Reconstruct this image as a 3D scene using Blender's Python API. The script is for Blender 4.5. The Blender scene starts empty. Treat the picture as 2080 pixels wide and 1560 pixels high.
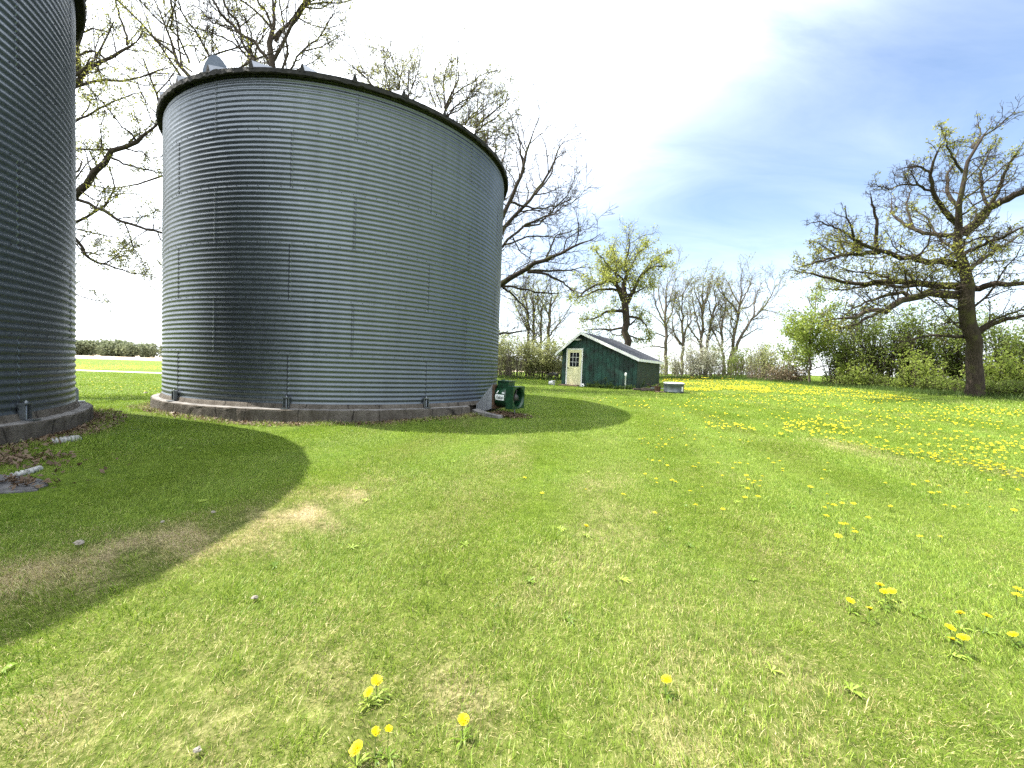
import bpy, math, random
import numpy as np
from mathutils import Vector, Matrix, Euler
R_=random.Random(7); rng=np.random.default_rng(11)
scn=bpy.context.scene; col=scn.collection
rad=math.radians
# ------------------------------------------------------------------ camera model
E=1.42                                  # eye height above the lawn
FPX,PIT,ROL=847.605,.0372776,.0368152
cF=np.array([0,math.cos(PIT),-math.sin(PIT)]); cu=np.array([0,math.sin(PIT),math.cos(PIT)]); cx=np.array([1.,0,0])
cX=math.cos(ROL)*cx+math.sin(ROL)*cu; cU=-math.sin(ROL)*cx+math.cos(ROL)*cu
EYE=np.array([0,0,E])
def ray(px,py):
    d=(px-1040)*cX-(py-780)*cU+FPX*cF
    return d/np.linalg.norm(d[:2])
def at(px,py,Y):
    d=(px-1040)*cX-(py-780)*cU+FPX*cF
    return EYE+d*(Y/d[1])
SUN=np.array([-.5478*1.0,.0820,0]); SUN=SUN/np.linalg.norm(SUN)*math.cos(rad(61)); SUN[2]=math.sin(rad(61))
C1=np.array([-10.746,3.940]); C2=np.array([-5.0495,13.1159]); RB=4.572; RS=4.78; RING=1.118
def zg(x,y):
    x=np.asarray(x,float); y=np.asarray(y,float)
    yy=np.interp(y,[-40,-20,0,5,9,14,22,28,34,45,70,140,400],[-.2,-.1,0,.08,.17,.30,.54,.79,.97,1.05,.6,0,-.3])
    w=np.clip((x+16)/14,0,1); w=w*w*(3-2*w)
    r=np.hypot(x,y)
    z=w*yy+.033*np.clip(x-4,0,26)*np.clip(y/15,0,1)*np.clip(1-(r-45)/60,0,1)
    d1=np.hypot(x-C1[0],y-C1[1]); s=np.clip((7.2-d1)/2.4,0,1); z=z+.18*s*s*(3-2*s)
    z=z+.012*np.sin(x*1.3+.5)*np.sin(y*1.1)+.006*np.sin(x*3.1+y*2.3)
    return z
def gnd(px,py):
    v=ray(px,py); t=3.
    if v[2]>-.004: v[2]=-.004
    for i in range(120):
        t=.6*t+.4*min(max((zg(v[0]*t,v[1]*t)-E)/v[2],.4),400)
    return EYE+v*t
# ------------------------------------------------------------------ node helpers
def new_mat(name):
    m=bpy.data.materials.new(name); m.use_nodes=True; nt=m.node_tree; nt.nodes.clear()
    return m,nt
def N(nt,t,ins=None,**kw):
    n=nt.nodes.new(t)
    for k,v in kw.items(): setattr(n,k,v)
    if ins:
        for k,v in ins.items():
            s=n.inputs[k]
            if hasattr(v,'is_output') or isinstance(v,bpy.types.NodeSocket): nt.links.new(v,s)
            else: s.default_value=v
    return n
def math_(nt,op,a,b=0.,c=None,clamp=False):
    d={0:a,1:b}
    if c is not None: d[2]=c
    n=N(nt,'ShaderNodeMath',d,operation=op); n.use_clamp=clamp; return n.outputs[0]
def mixc(nt,f,a,b,bt='MIX'):
    n=nt.nodes.new('ShaderNodeMix'); n.data_type='RGBA'; n.blend_type=bt
    for s,v in ((n.inputs[0],f),(n.inputs[6],a),(n.inputs[7],b)):
        if isinstance(v,bpy.types.NodeSocket): nt.links.new(v,s)
        else: s.default_value=v if not isinstance(v,tuple) or len(v)==4 else (*v,1)
    return n.outputs[2]
def ramp(nt,f,stops):
    n=nt.nodes.new('ShaderNodeValToRGB'); nt.links.new(f,n.inputs[0]); e=n.color_ramp.elements
    while len(e)<len(stops): e.new(.5)
    for i,(p,c) in enumerate(stops): e[i].position=p; e[i].color=(*c,1) if len(c)==3 else c
    return n.outputs[0]
def noise(nt,sc,det=4,vec=None,rough=.55,dist=0.):
    n=N(nt,'ShaderNodeTexNoise',{'Scale':sc,'Detail':det,'Roughness':rough,'Distortion':dist})
    if vec is not None: nt.links.new(vec,n.inputs['Vector'])
    return n.outputs[0]
def out(nt,sh): N(nt,'ShaderNodeOutputMaterial',{'Surface':sh})
def pos(nt): return N(nt,'ShaderNodeNewGeometry').outputs['Position']
def simple(name,c,rough=.6,metal=0.,var=.18,sc=6.,bump=0.,bsc=40.,c2=None,spec=.5):
    m,nt=new_mat(name); p=pos(nt); n=noise(nt,sc,6,p)
    c2=c2 or tuple(max(0,x*(1-2.2*var)) for x in c); c1=tuple(min(1,x*(1+var)) for x in c)
    cc=ramp(nt,n,[(.3,c2),(.7,c1)])
    b=N(nt,'ShaderNodeBsdfPrincipled',{'Base Color':cc,'Roughness':rough,'Metallic':metal,'Specular IOR Level':spec})
    if bump:
        bn=N(nt,'ShaderNodeBump',{'Strength':bump,'Distance':.02,'Height':noise(nt,bsc,6,p)}); nt.links.new(bn.outputs[0],b.inputs['Normal'])
    out(nt,b.outputs[0]); return m
def leaf_mat(name,ca,cb,cc=None,trans=.45):
    m,nt=new_mat(name); g=N(nt,'ShaderNodeNewGeometry')
    st=[(0.,ca),(.55,cb)]+([(1.,cc)] if cc else [])
    c=ramp(nt,g.outputs['Random Per Island'],st)
    n=noise(nt,.9,2,g.outputs['Position']); c=mixc(nt,n,c,tuple(x*.55 for x in ca),'MIX')
    d=N(nt,'ShaderNodeBsdfPrincipled',{'Base Color':c,'Roughness':.55,'Specular IOR Level':.3}); t=N(nt,'ShaderNodeBsdfTranslucent',{'Color':c})
    out(nt,N(nt,'ShaderNodeMixShader',{0:trans,1:d.outputs[0],2:t.outputs[0]}).outputs[0]); return m
def bark_mat(name,ca,cb,moss=None):
    m,nt=new_mat(name); p=pos(nt)
    mp=N(nt,'ShaderNodeMapping',{'Vector':p,'Scale':(14,14,2.5)}).outputs[0]
    n=noise(nt,1.6,8,mp,.65); c=ramp(nt,n,[(.3,ca),(.7,cb)])
    if moss:
        f=ramp(nt,noise(nt,2.2,5,p),[(.52,(0,0,0)),(.66,(1,1,1))]); c=mixc(nt,math_(nt,'MULTIPLY',f,.6),c,moss)
    b=N(nt,'ShaderNodeBsdfPrincipled',{'Base Color':c,'Roughness':.9,'Specular IOR Level':.2})
    bn=N(nt,'ShaderNodeBump',{'Strength':.9,'Distance':.03,'Height':n}); nt.links.new(bn.outputs[0],b.inputs['Normal'])
    out(nt,b.outputs[0]); return m
# ------------------------------------------------------------------ mesh helpers
class MB:
    def __init__(s): s.v=[];s.q=[];s.n=0;s.m=[];s.sm=[]
    def add(s,v,faces,mi=0,smooth=False):
        v=np.asarray(v,float).reshape(-1,3); s.v.append(v)
        if isinstance(faces,np.ndarray):
            s.q.append((faces+s.n).astype(np.int32)); k=len(faces)
            s.m.append(np.full(k,mi,np.int32)); s.sm.append(np.full(k,smooth,bool))
        else:
            by={}
            for f in faces: by.setdefault(len(f),[]).append(f)
            for k,fs in by.items():
                s.q.append(np.array(fs,np.int32)+s.n); s.m.append(np.full(len(fs),mi,np.int32)); s.sm.append(np.full(len(fs),smooth,bool))
        s.n+=len(v); return s
    def box(s,a,b,mi=0,T=None,smooth=False):
        (x0,y0,z0),(x1,y1,z1)=a,b
        v=np.array([(x0,y0,z0),(x1,y0,z0),(x1,y1,z0),(x0,y1,z0),(x0,y0,z1),(x1,y0,z1),(x1,y1,z1),(x0,y1,z1)],float)
        if T is not None: v=T(v)
        return s.add(v,[(0,3,2,1),(4,5,6,7),(0,1,5,4),(1,2,6,5),(2,3,7,6),(3,0,4,7)],mi,smooth)
    def tubes(s,P,Rr,sides,mi=0,cap=False):
        P=np.asarray(P,float); Rr=np.asarray(Rr,float)
        if P.ndim==2: P=P[None]
        if Rr.ndim==1: Rr=Rr[None]
        n,k=P.shape[:2]
        t=np.gradient(P,axis=1); t/=np.linalg.norm(t,axis=2,keepdims=True)+1e-12
        ref=np.where(np.abs(t[:,:1,2:3])>.9,np.array([1.,0,0]),np.array([0,0,1.]))
        ref=np.broadcast_to(ref,t.shape)
        u=np.cross(t,ref); u/=np.linalg.norm(u,axis=2,keepdims=True)+1e-9
        for i in range(1,k):   # parallel transport
            w=u[:,i-1]-t[:,i]*np.sum(u[:,i-1]*t[:,i],axis=1,keepdims=True)
            u[:,i]=w/(np.linalg.norm(w,axis=1,keepdims=True)+1e-9)
        w=np.cross(t,u)
        a=np.arange(sides)*2*np.pi/sides
        V=P[:,:,None,:]+Rr[:,:,None,None]*(np.cos(a)[:,None]*u[:,:,None,:]+np.sin(a)[:,None]*w[:,:,None,:])
        base=(np.arange(n)*k*sides)[:,None,None]+(np.arange(k-1)*sides)[None,:,None]
        j=np.arange(sides)[None,None,:]; j2=(j+1)%sides
        F=np.stack([base+j,base+j2,base+j2+sides,base+j+sides],-1).reshape(-1,4)
        s.add(V,F,mi,True)
        if cap:
            for q in range(n):
                for e in (0,k-1):
                    f=list(range(sides)); f=f if e else f[::-1]
                    s.add(V[q,e],[tuple(f)],mi)
        return s
    def lathe(s,prof,c,n=32,mi=0,smooth=True,ax=None):
        # prof list of (r,h); about +Z through c, or about frame ax=(A,S,U) with A the axis
        a=np.arange(n)*2*np.pi/n; k=len(prof)
        A,S,U=(np.array([0,0,1.]),np.array([1.,0,0]),np.array([0,1.,0])) if ax is None else ax
        V=np.array([[np.asarray(c)+A*h+r*(math.cos(t)*S+math.sin(t)*U) for t in a] for r,h in prof])
        F=np.array([(i*n+j,i*n+(j+1)%n,(i+1)*n+(j+1)%n,(i+1)*n+j) for i in range(k-1) for j in range(n)])
        return s.add(V,F,mi,smooth)
    def build(s,name,mats,parent=None,loc=None,attrs=None):
        me=bpy.data.meshes.new(name); V=np.concatenate(s.v)
        o=bpy.data.objects.new(name,me); col.objects.link(o)
        if parent is not None:
            o.parent=parent; V=V-np.array(parent.get('_o',(0,0,0)))
        elif loc is not None:
            V=V-np.asarray(loc); o.location=loc
        me.vertices.add(len(V)); me.vertices.foreach_set('co',V.astype(np.float32).ravel())
        tot=np.concatenate([np.full(len(q),q.shape[1],np.int32) for q in s.q]); li=np.concatenate([q.ravel() for q in s.q])
        me.loops.add(len(li)); me.loops.foreach_set('vertex_index',li)
        me.polygons.add(len(tot)); me.polygons.foreach_set('loop_start',np.concatenate([[0],np.cumsum(tot)[:-1]]).astype(np.int32)); me.polygons.foreach_set('loop_total',tot)
        me.polygons.foreach_set('material_index',np.concatenate(s.m)); me.polygons.foreach_set('use_smooth',np.concatenate(s.sm))
        for m in (mats if isinstance(mats,(list,tuple)) else [mats]): me.materials.append(m)
        me.update(calc_edges=True); me.validate()
        return o
def tag(o,label=None,cat=None,group=None,kind=None):
    if label:o['label']=label
    if cat:o['category']=cat
    if group:o['group']=group
    if kind:o['kind']=kind
    return o
def empty(name,loc,label,cat,group=None):
    o=bpy.data.objects.new(name,None); col.objects.link(o); o.location=loc; o.empty_display_size=.2
    o['_o']=[float(x) for x in loc]; return tag(o,label,cat,group)
# ------------------------------------------------------------------ materials
def galv(name,base,rough,spangle=.12,metal=1.):
    m,nt=new_mat(name); tc=N(nt,'ShaderNodeTexCoord'); p=tc.outputs['Object']
    at_=N(nt,'ShaderNodeAttribute',attribute_name='sheet').outputs['Fac']
    v=N(nt,'ShaderNodeTexVoronoi',{'Vector':p,'Scale':38.}).outputs['Color']
    sp=N(nt,'ShaderNodeSeparateColor',{0:v}).outputs[0]
    n=noise(nt,1.3,6,p); st=noise(nt,1.,5,N(nt,'ShaderNodeMapping',{'Vector':p,'Scale':(5,5,.35)}).outputs[0])
    f=math_(nt,'ADD',math_(nt,'MULTIPLY',sp,spangle),math_(nt,'MULTIPLY',n,.22))
    f=math_(nt,'ADD',f,math_(nt,'MULTIPLY',at_,.14)); f=math_(nt,'ADD',f,math_(nt,'MULTIPLY_ADD',st,.45,-.1))
    c=mixc(nt,f,tuple(x*.62 for x in base),tuple(min(1,x*1.45) for x in base))
    r=math_(nt,'ADD',math_(nt,'MULTIPLY',n,.22),math_(nt,'MULTIPLY_ADD',sp,.12,rough-.17))
    b=N(nt,'ShaderNodeBsdfPrincipled',{'Base Color':c,'Metallic':metal,'Roughness':r})
    bn=N(nt,'ShaderNodeBump',{'Strength':.06,'Distance':.01,'Height':sp}); nt.links.new(bn.outputs[0],b.inputs['Normal'])
    out(nt,b.outputs[0]); return m
M={}
M['galv']=galv('galvanised_steel',(.135,.153,.172),.43,.12,.80)
M['galv2']=galv('galvanised_sheet',(.20,.215,.23),.42,.2,.85)
M['tank']=simple('dull_tank_zinc',(.085,.105,.11),.55,.35,.2,5.)
M['galv3']=galv('bright_duct_sheet',(.42,.44,.47),.5,.2,.7)
M['bolt']=simple('bolt_steel',(.06,.06,.065),.5,.6)
M['conc']=simple('weathered_concrete',(.105,.086,.066),.95,0,.35,3.,.8,30.,(.04,.031,.024))
def conc_wall():
    m,nt=new_mat('stained_shaded_concrete'); p=pos(nt); mp=N(nt,'ShaderNodeMapping',{'Vector':p,'Scale':(5,5,.8)}).outputs[0]
    n=noise(nt,1.2,8,mp,.65); n2=noise(nt,4.,8,p,.7); n3=noise(nt,45.,5,p,.7)
    c=ramp(nt,n2,[(.3,(.085,.073,.058)),(.6,(.16,.142,.12)),(.8,(.23,.212,.185))]); c=mixc(nt,ramp(nt,n,[(.45,(0,0,0)),(.7,(.75,.75,.75))]),c,(.045,.036,.026)); c=mixc(nt,math_(nt,'MULTIPLY',n3,.35),c,(.03,.025,.02))
    cr=N(nt,'ShaderNodeTexVoronoi',{'Vector':N(nt,'ShaderNodeMapping',{'Vector':p,'Scale':(.9,.9,.25)}).outputs[0],'Scale':1.},feature='DISTANCE_TO_EDGE').outputs['Distance']
    cf=ramp(nt,math_(nt,'ADD',cr,math_(nt,'MULTIPLY',n2,.03)),[(.018,(1,1,1)),(.028,(0,0,0))]); c=mixc(nt,math_(nt,'MULTIPLY',cf,.8),c,(.012,.01,.008))
    b=N(nt,'ShaderNodeBsdfPrincipled',{'Base Color':c,'Roughness':.95,'Specular IOR Level':.2}); bn=N(nt,'ShaderNodeBump',{'Strength':.9,'Distance':.03,'Height':math_(nt,'ADD',n2,n3)}); nt.links.new(bn.outputs[0],b.inputs['Normal']); out(nt,b.outputs[0]); return m
M['conc']=conc_wall()  # stained side concrete, its colour also darkened for the face turned from the sun
M['slab']=simple('grey_slab',(.10,.097,.098),.95,0,.3,7.,.6,40.)
M['conc_top']=simple('concrete_top',(.19,.18,.17),.95,0,.25,5.,.5,40.)
M['eave']=simple('dark_shaded_eave_steel',(.014,.013,.010),.85,.1,.4,8.,.6,20.)  # weathered brown-black eave, with its backlit shade put into the colour
M['roof_metal']=simple('roof_steel',(.26,.27,.29),.4,.7,.1)
M['fan_green']=simple('fan_green_paint',(.007,.045,.018),.38,0,.25,9.,.1,30.)
M['fan_dark']=simple('fan_interior',(.012,.016,.014),.6)
M['motor']=simple('motor_grey',(.10,.095,.09),.5,.4)
M['rust']=simple('rusty_steel',(.10,.055,.03),.85,.2,.4,14.,.4,50.,(.03,.022,.016))
M['white']=simple('white_paint',(.76,.76,.74),.5,0,.06,4.)
M['sticker']=simple('sticker_white',(.75,.78,.76),.4,0,.04)
M['ink']=simple('dark_green_ink',(.01,.03,.02),.6)
M['pvc']=simple('dirty_white_plastic',(.33,.33,.31),.6,0,.3,25.)
M['cream']=simple('cream_door_paint',(.72,.68,.42),.45,0,.05,3.)
M['siding']=simple('green_board_siding',(.009,.046,.034),.5,0,.4,2.5,.2,25.)
M['siding_side']=simple('olive_green_steel',(.013,.032,.018),.5,.0,.3,2.)
M['groove']=simple('siding_groove',(.003,.012,.010),.8)
M['shingle']=simple('charcoal_shingle',(.028,.032,.045),.85,0,.35,18.,.6,60.)
M['glass']=simple('dark_glass',(.01,.012,.015),.08,0,.1)
M['black']=simple('black_metal',(.012,.011,.011),.5)
M['wood']=simple('weathered_wood',(.30,.20,.14),.85,0,.3,9.,.3,30.)
M['litter']=leaf_mat('dry_leaf',(.10,.06,.035),(.22,.15,.09),(.34,.26,.17),.2)
M['stone']=simple('pale_stone',(.26,.23,.19),.85,0,.2,20.,.5,40.)
M['dpet']=leaf_mat('dandelion_petal',(.80,.62,.004),(.86,.72,.006),(.9,.78,.012),.25)
M['dstem']=simple('dandelion_stem',(.12,.17,.04),.6)
M['bark']=bark_mat('oak_bark',(.015,.011,.008),(.058,.044,.034),(.07,.075,.02))
M['bark2']=bark_mat('grey_bark',(.05,.04,.032),(.17,.14,.115),(.16,.17,.05))
M['bark_d']=bark_mat('dark_bark',(.022,.017,.014),(.08,.062,.05))
M['lf_oak']=leaf_mat('young_oak_leaf',(.22,.235,.04),(.33,.34,.065),(.43,.42,.11),.6)
M['lf_yel']=leaf_mat('yellow_green_leaf',(.30,.34,.06),(.43,.46,.10),(.54,.55,.18),.65)
M['lf_bri']=leaf_mat('bright_spring_leaf',(.24,.32,.05),(.35,.43,.08),(.44,.50,.13),.6)
M['lf_drk']=leaf_mat('dark_sapling_leaf',(.16,.225,.04),(.25,.32,.065),(.34,.40,.11),.65)
M['lf_gry']=leaf_mat('grey_green_leaf',(.30,.33,.12),(.40,.43,.18),(.50,.50,.26),.72)
M['lf_wht']=leaf_mat('white_blossom',(.35,.36,.22),(.55,.55,.42),(.7,.7,.6),.4)
M['lf_far']=leaf_mat('far_wood_leaf',(.19,.22,.12),(.25,.28,.16),(.31,.34,.21),.5)
M['lf_brn']=leaf_mat('dry_brush',(.16,.12,.07),(.24,.18,.11),(.30,.24,.15),.3)
M['weed']=leaf_mat('weed_leaf',(.06,.11,.02),(.10,.16,.03),(.17,.22,.06),.4)
# grass blades
def grass_mat():
    m,nt=new_mat('grass_blades'); g=N(nt,'ShaderNodeNewGeometry'); p=g.outputs['Position']; rp=N(nt,'ShaderNodeAttribute',attribute_name='blade').outputs['Fac']
    dry=N(nt,'ShaderNodeAttribute',attribute_name='dry',attribute_type='INSTANCER').outputs['Fac']
    oi=N(nt,'ShaderNodeObjectInfo').outputs['Random']
    rr=rp
    n1=noise(nt,.55,5,p,.6); n2=noise(nt,3.1,4,p,.6)
    thr=math_(nt,'ADD',dry,math_(nt,'MULTIPLY_ADD',n1,.75,-.33)); thr=math_(nt,'ADD',thr,math_(nt,'MULTIPLY_ADD',n2,.7,-.35)); thr=math_(nt,'ADD',thr,math_(nt,'MULTIPLY_ADD',noise(nt,11.,3,p,.6),.7,-.35))
    isdry=math_(nt,'LESS_THAN',rr,thr)
    rc=math_(nt,'FRACT',math_(nt,'MULTIPLY_ADD',rr,37.7,oi))
    green=ramp(nt,rc,[(0.,(.065,.12,.010)),(.5,(.19,.285,.028)),(1.,(.34,.43,.07))])
    lush=ramp(nt,noise(nt,1.1,4,p,.6),[(.5,(0,0,0)),(.68,(1,1,1))]); green=mixc(nt,math_(nt,'MULTIPLY',lush,.55),green,mixc(nt,.5,green,(.07,.185,.014)))
    straw=ramp(nt,rc,[(0.,(.26,.21,.08)),(.5,(.54,.47,.20)),(1.,(.74,.68,.36))])
    c=mixc(nt,isdry,green,straw)
    d=N(nt,'ShaderNodeBsdfPrincipled',{'Base Color':c,'Roughness':.5,'Specular IOR Level':.35}); t=N(nt,'ShaderNodeBsdfTranslucent',{'Color':c})
    out(nt,N(nt,'ShaderNodeMixShader',{0:.40,1:d.outputs[0],2:t.outputs[0]}).outputs[0]); return m
M['grass']=grass_mat()
def ground_mat():
    m,nt=new_mat('lawn_soil'); p=pos(nt); sx=N(nt,'ShaderNodeSeparateXYZ',{0:p})
    dry=N(nt,'ShaderNodeAttribute',attribute_name='dry').outputs['Fac']
    n1=noise(nt,.5,5,p,.6); n2=noise(nt,9.,5,p,.65); n3=noise(nt,60.,4,p,.7)
    soil=ramp(nt,n3,[(.3,(.025,.022,.009)),(.55,(.08,.065,.03)),(.75,(.24,.19,.10))])
    grn=ramp(nt,n2,[(.3,(.05,.10,.006)),(.7,(.14,.22,.018))])
    f=math_(nt,'SUBTRACT',math_(nt,'MULTIPLY_ADD',n1,.5,.55),math_(nt,'MULTIPLY',dry,.9),clamp=True)
    thatch=ramp(nt,n3,[(.3,(.10,.078,.04)),(.5,(.25,.20,.11)),(.72,(.46,.39,.23))]); soil=mixc(nt,math_(nt,'ADD',math_(nt,'MULTIPLY_ADD',dry,2.0,-.72),math_(nt,'ADD',math_(nt,'MULTIPLY_ADD',n2,2.4,-1.2),math_(nt,'MULTIPLY_ADD',noise(nt,27.,4,p,.6),2.2,-1.1)),clamp=True),soil,thatch); c=mixc(nt,f,soil,grn)
    d=N(nt,'ShaderNodeVectorMath',{0:p},operation='LENGTH').outputs['Value']
    fld=math_(nt,'MULTIPLY',math_(nt,'GREATER_THAN',math_(nt,'MULTIPLY_ADD',n1,30.,d),155.),math_(nt,'LESS_THAN',sx.outputs[0],60.))
    c=mixc(nt,fld,c,ramp(nt,n2,[(.3,(.33,.27,.19)),(.7,(.42,.35,.26))]))
    b=N(nt,'ShaderNodeBsdfPrincipled',{'Base Color':c,'Roughness':.95,'Specular IOR Level':.1})
    bn=N(nt,'ShaderNodeBump',{'Strength':.8,'Distance':.03,'Height':n3}); nt.links.new(bn.outputs[0],b.inputs['Normal'])
    out(nt,b.outputs[0]); return m
M['ground']=ground_mat()
M['gravel']=simple('pale_gravel',(.50,.44,.34),.95,0,.2,8.,.5,60.)
# ------------------------------------------------------------------ dry areas of the lawn
def seg_d(P,poly):
    d=np.full(len(P),1e9)
    for a,b in zip(poly[:-1],poly[1:]):
        a=np.asarray(a);b=np.asarray(b);ab=b-a
        t=np.clip(((P-a)@ab)/(ab@ab+1e-9),0,1); d=np.minimum(d,np.linalg.norm(P-(a+t[:,None]*ab),axis=1))
    return d
def gp(L): return [gnd(*q)[:2] for q in L]
DRY=[(gp([(-150,1230),(60,1175),(250,1120),(400,1085),(560,1055),(640,1010)]),.40,.75),
     (gp([(600,1100),(680,1060),(740,990),(840,968)]),.25,.55),
     (gp([(300,1110),(440,1060),(560,1000)]),.4,.22),
     (gp([(870,1085),(1000,1015),(1180,985),(1320,955)]),.25,.16),
     (gp([(1080,1190),(1220,1100),(1330,1040)]),.3,.28),
     (gp([(820,975),(960,945),(1100,925)]),.25,.18),
     (gp([(1460,1250),(1500,1150),(1560,1080)]),.4,.2),
     (gp([(600,1440),(760,1470),(900,1420)]),.35,.25),
     (gp([(1450,1400),(1520,1330),(1480,1500)]),.35,.25),
     (gp([(150,1400),(300,1440),(420,1380)]),.4,.25),
     (gp([(1640,895),(1760,920),(1900,940),(2080,965)]),.5,.3),
     (gp([(1690,860),(1850,850)]),.8,.12)]
def dryness(x,y):
    P=np.stack([np.asarray(x,float).ravel(),np.asarray(y,float).ravel()],1); r=np.full(len(P),.235)
    for poly,w,a in DRY:
        d=seg_d(P,poly); pt=.55+.5*(np.sin(P[:,0]*5.3+P[:,1]*3.1)*np.sin(P[:,1]*6.1-P[:,0]*2.7)+.5*np.sin(P[:,0]*11+P[:,1]*9.)); r=np.maximum(r,.235+1.25*a*np.exp(-(d/w)**2)*np.clip(pt,.25,1.2))
    d1=np.hypot(P[:,0]-C1[0],P[:,1]-C1[1]); d2=np.hypot(P[:,0]-C2[0],P[:,1]-C2[1])
    r+=.55*np.exp(-((np.minimum(d1,d2)-4.8)/.28)**2)
    dist=np.hypot(P[:,0],P[:,1]); r-=.13*np.clip((dist-4)/8,0,1)
    sh=(d1<9)&(P[:,1]>3.2); r-=.10*sh
    u=P[:,0]*.985-P[:,1]*.17; st=np.sin(u*2*np.pi/1.5+.5*np.sin(P[:,1]*.5)); r+=.21*st*np.clip(.5+.8*np.sin(P[:,0]*.9+P[:,1]*.35),.2,1)*np.clip((dist-2)/3,0,1)+.08*np.clip((4.2-dist)/2.5,0,1)
    return np.clip(r,0,1)
# ------------------------------------------------------------------ ground sheet
def build_ground():
    rr=np.concatenate([[.02],np.geomspace(.35,1400,170)]); na=220
    a=np.arange(na)*2*np.pi/na
    X=rr[:,None]*np.sin(a); Y=rr[:,None]*np.cos(a); Z=zg(X,Y)
    V=np.stack([X,Y,Z],-1).reshape(-1,3); k=len(rr)
    i,j=np.meshgrid(np.arange(k-1),np.arange(na),indexing='ij'); j2=(j+1)%na
    F=np.stack([i*na+j,(i+1)*na+j,(i+1)*na+j2,i*na+j2],-1).reshape(-1,4)
    mb=MB().add(V,F[:,::-1].copy(),0,True); o=mb.build('ground',M['ground']); tag(o,kind='structure')
    at_=o.data.attributes.new('dry','FLOAT','POINT'); at_.data.foreach_set('value',dryness(V[:,0],V[:,1]).astype(np.float32))
build_ground()
def ribbon(name,pts,w,m,dz=.02,seg=6):
    P=np.array(pts,float); n=len(P); t=np.gradient(P,axis=0); t/=np.linalg.norm(t,axis=1,keepdims=True); s=np.stack([-t[:,1],t[:,0]],1)
    V=[];F=[]
    for i in range(n):
        for q in range(seg+1):
            xy=P[i]+s[i]*w*(q/seg-.5); V.append((*xy,float(zg(*xy))+dz))
    for i in range(n-1):
        for q in range(seg): b=i*(seg+1)+q; F.append((b,b+1,b+seg+2,b+seg+1))
    return tag(MB().add(V,F,0,True).build(name,m),kind='structure')
ribbon('path',[(x,33.2+.0006*(x+45)**2) for x in np.linspace(-110,-6,60)],2.0,M['gravel'])
ribbon('lane',[(-100+70*math.cos(t),135-45*math.sin(t)*.6) for t in np.linspace(2.6,.2,40)],3.5,M['gravel'])
# ------------------------------------------------------------------ grass (one object, scattered tufts)
def blades(n,radius,wid,h0,h1,rs,lean=.55,mow=.0):
    rr=radius*np.sqrt(rs.random(n)); an=rs.random(n)*2*np.pi
    b=np.stack([rr*np.cos(an),rr*np.sin(an),np.full(n,-.012)],1)
    bv=rs.random(n); old=np.clip((.42-bv)/.12,0,1)           # low values: old, low lying blades
    hd=rs.random(n)*2*np.pi; d=np.stack([np.cos(hd),np.sin(hd),0*hd],1)
    tw=rs.random(n)*2*np.pi; s=np.stack([np.cos(tw),np.sin(tw),0*tw],1)
    h=(h0+(h1-h0)*rs.random(n)**1.4)*(1-.42*old); le=lean*h*(.2+rs.random(n)*1.2)*(1+1.3*old); w=wid*(.55+.8*rs.random(n))*(1-.25*old)
    up=np.array([0,0,1.])
    m1=b+up*(h*.55)[:,None]+d*(le*.3)[:,None]; tip=b+up*(h*(1-(.15+.35*old)*rs.random(n)))[:,None]+d*le[:,None]; bx=np.stack([h*mow,0*h,-.12*h*mow],1); m1=m1+bx*.4; tip=tip+bx
    V=np.stack([b-s*w[:,None]/2,b+s*w[:,None]/2,m1-s*w[:,None]*.42,m1+s*w[:,None]*.42,tip],1).reshape(-1,3)
    k=np.arange(n)*5
    return V,np.stack([k,k+1,k+3,k+2],1),np.stack([k+2,k+3,k+4],1),np.repeat(bv,5)
def rosette(n,rs):
    """flat broad-leaved weed, leaves lying in the turf"""
    V=[];Q=[];T=[];k=0
    for i in range(n):
        a=6.283*(i+rs.random()*.7)/n; d=np.array([math.cos(a),math.sin(a),0]); s=np.array([-math.sin(a),math.cos(a),0]); L=rs.uniform(.035,.075); w=rs.uniform(.004,.008); z=rs.uniform(.012,.03); u=np.array([0,0,1.])
        V+=[-s*w*.3+u*.006,s*w*.3+u*.006,d*L*.6-s*w+u*z,d*L*.6+s*w+u*(z+.004),d*L+u*z*.8]; Q.append((k,k+1,k+3,k+2)); T.append((k+2,k+3,k+4)); k+=5
    return np.array(V),np.array(Q),np.array(T),np.full(n*5,.985)
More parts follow.
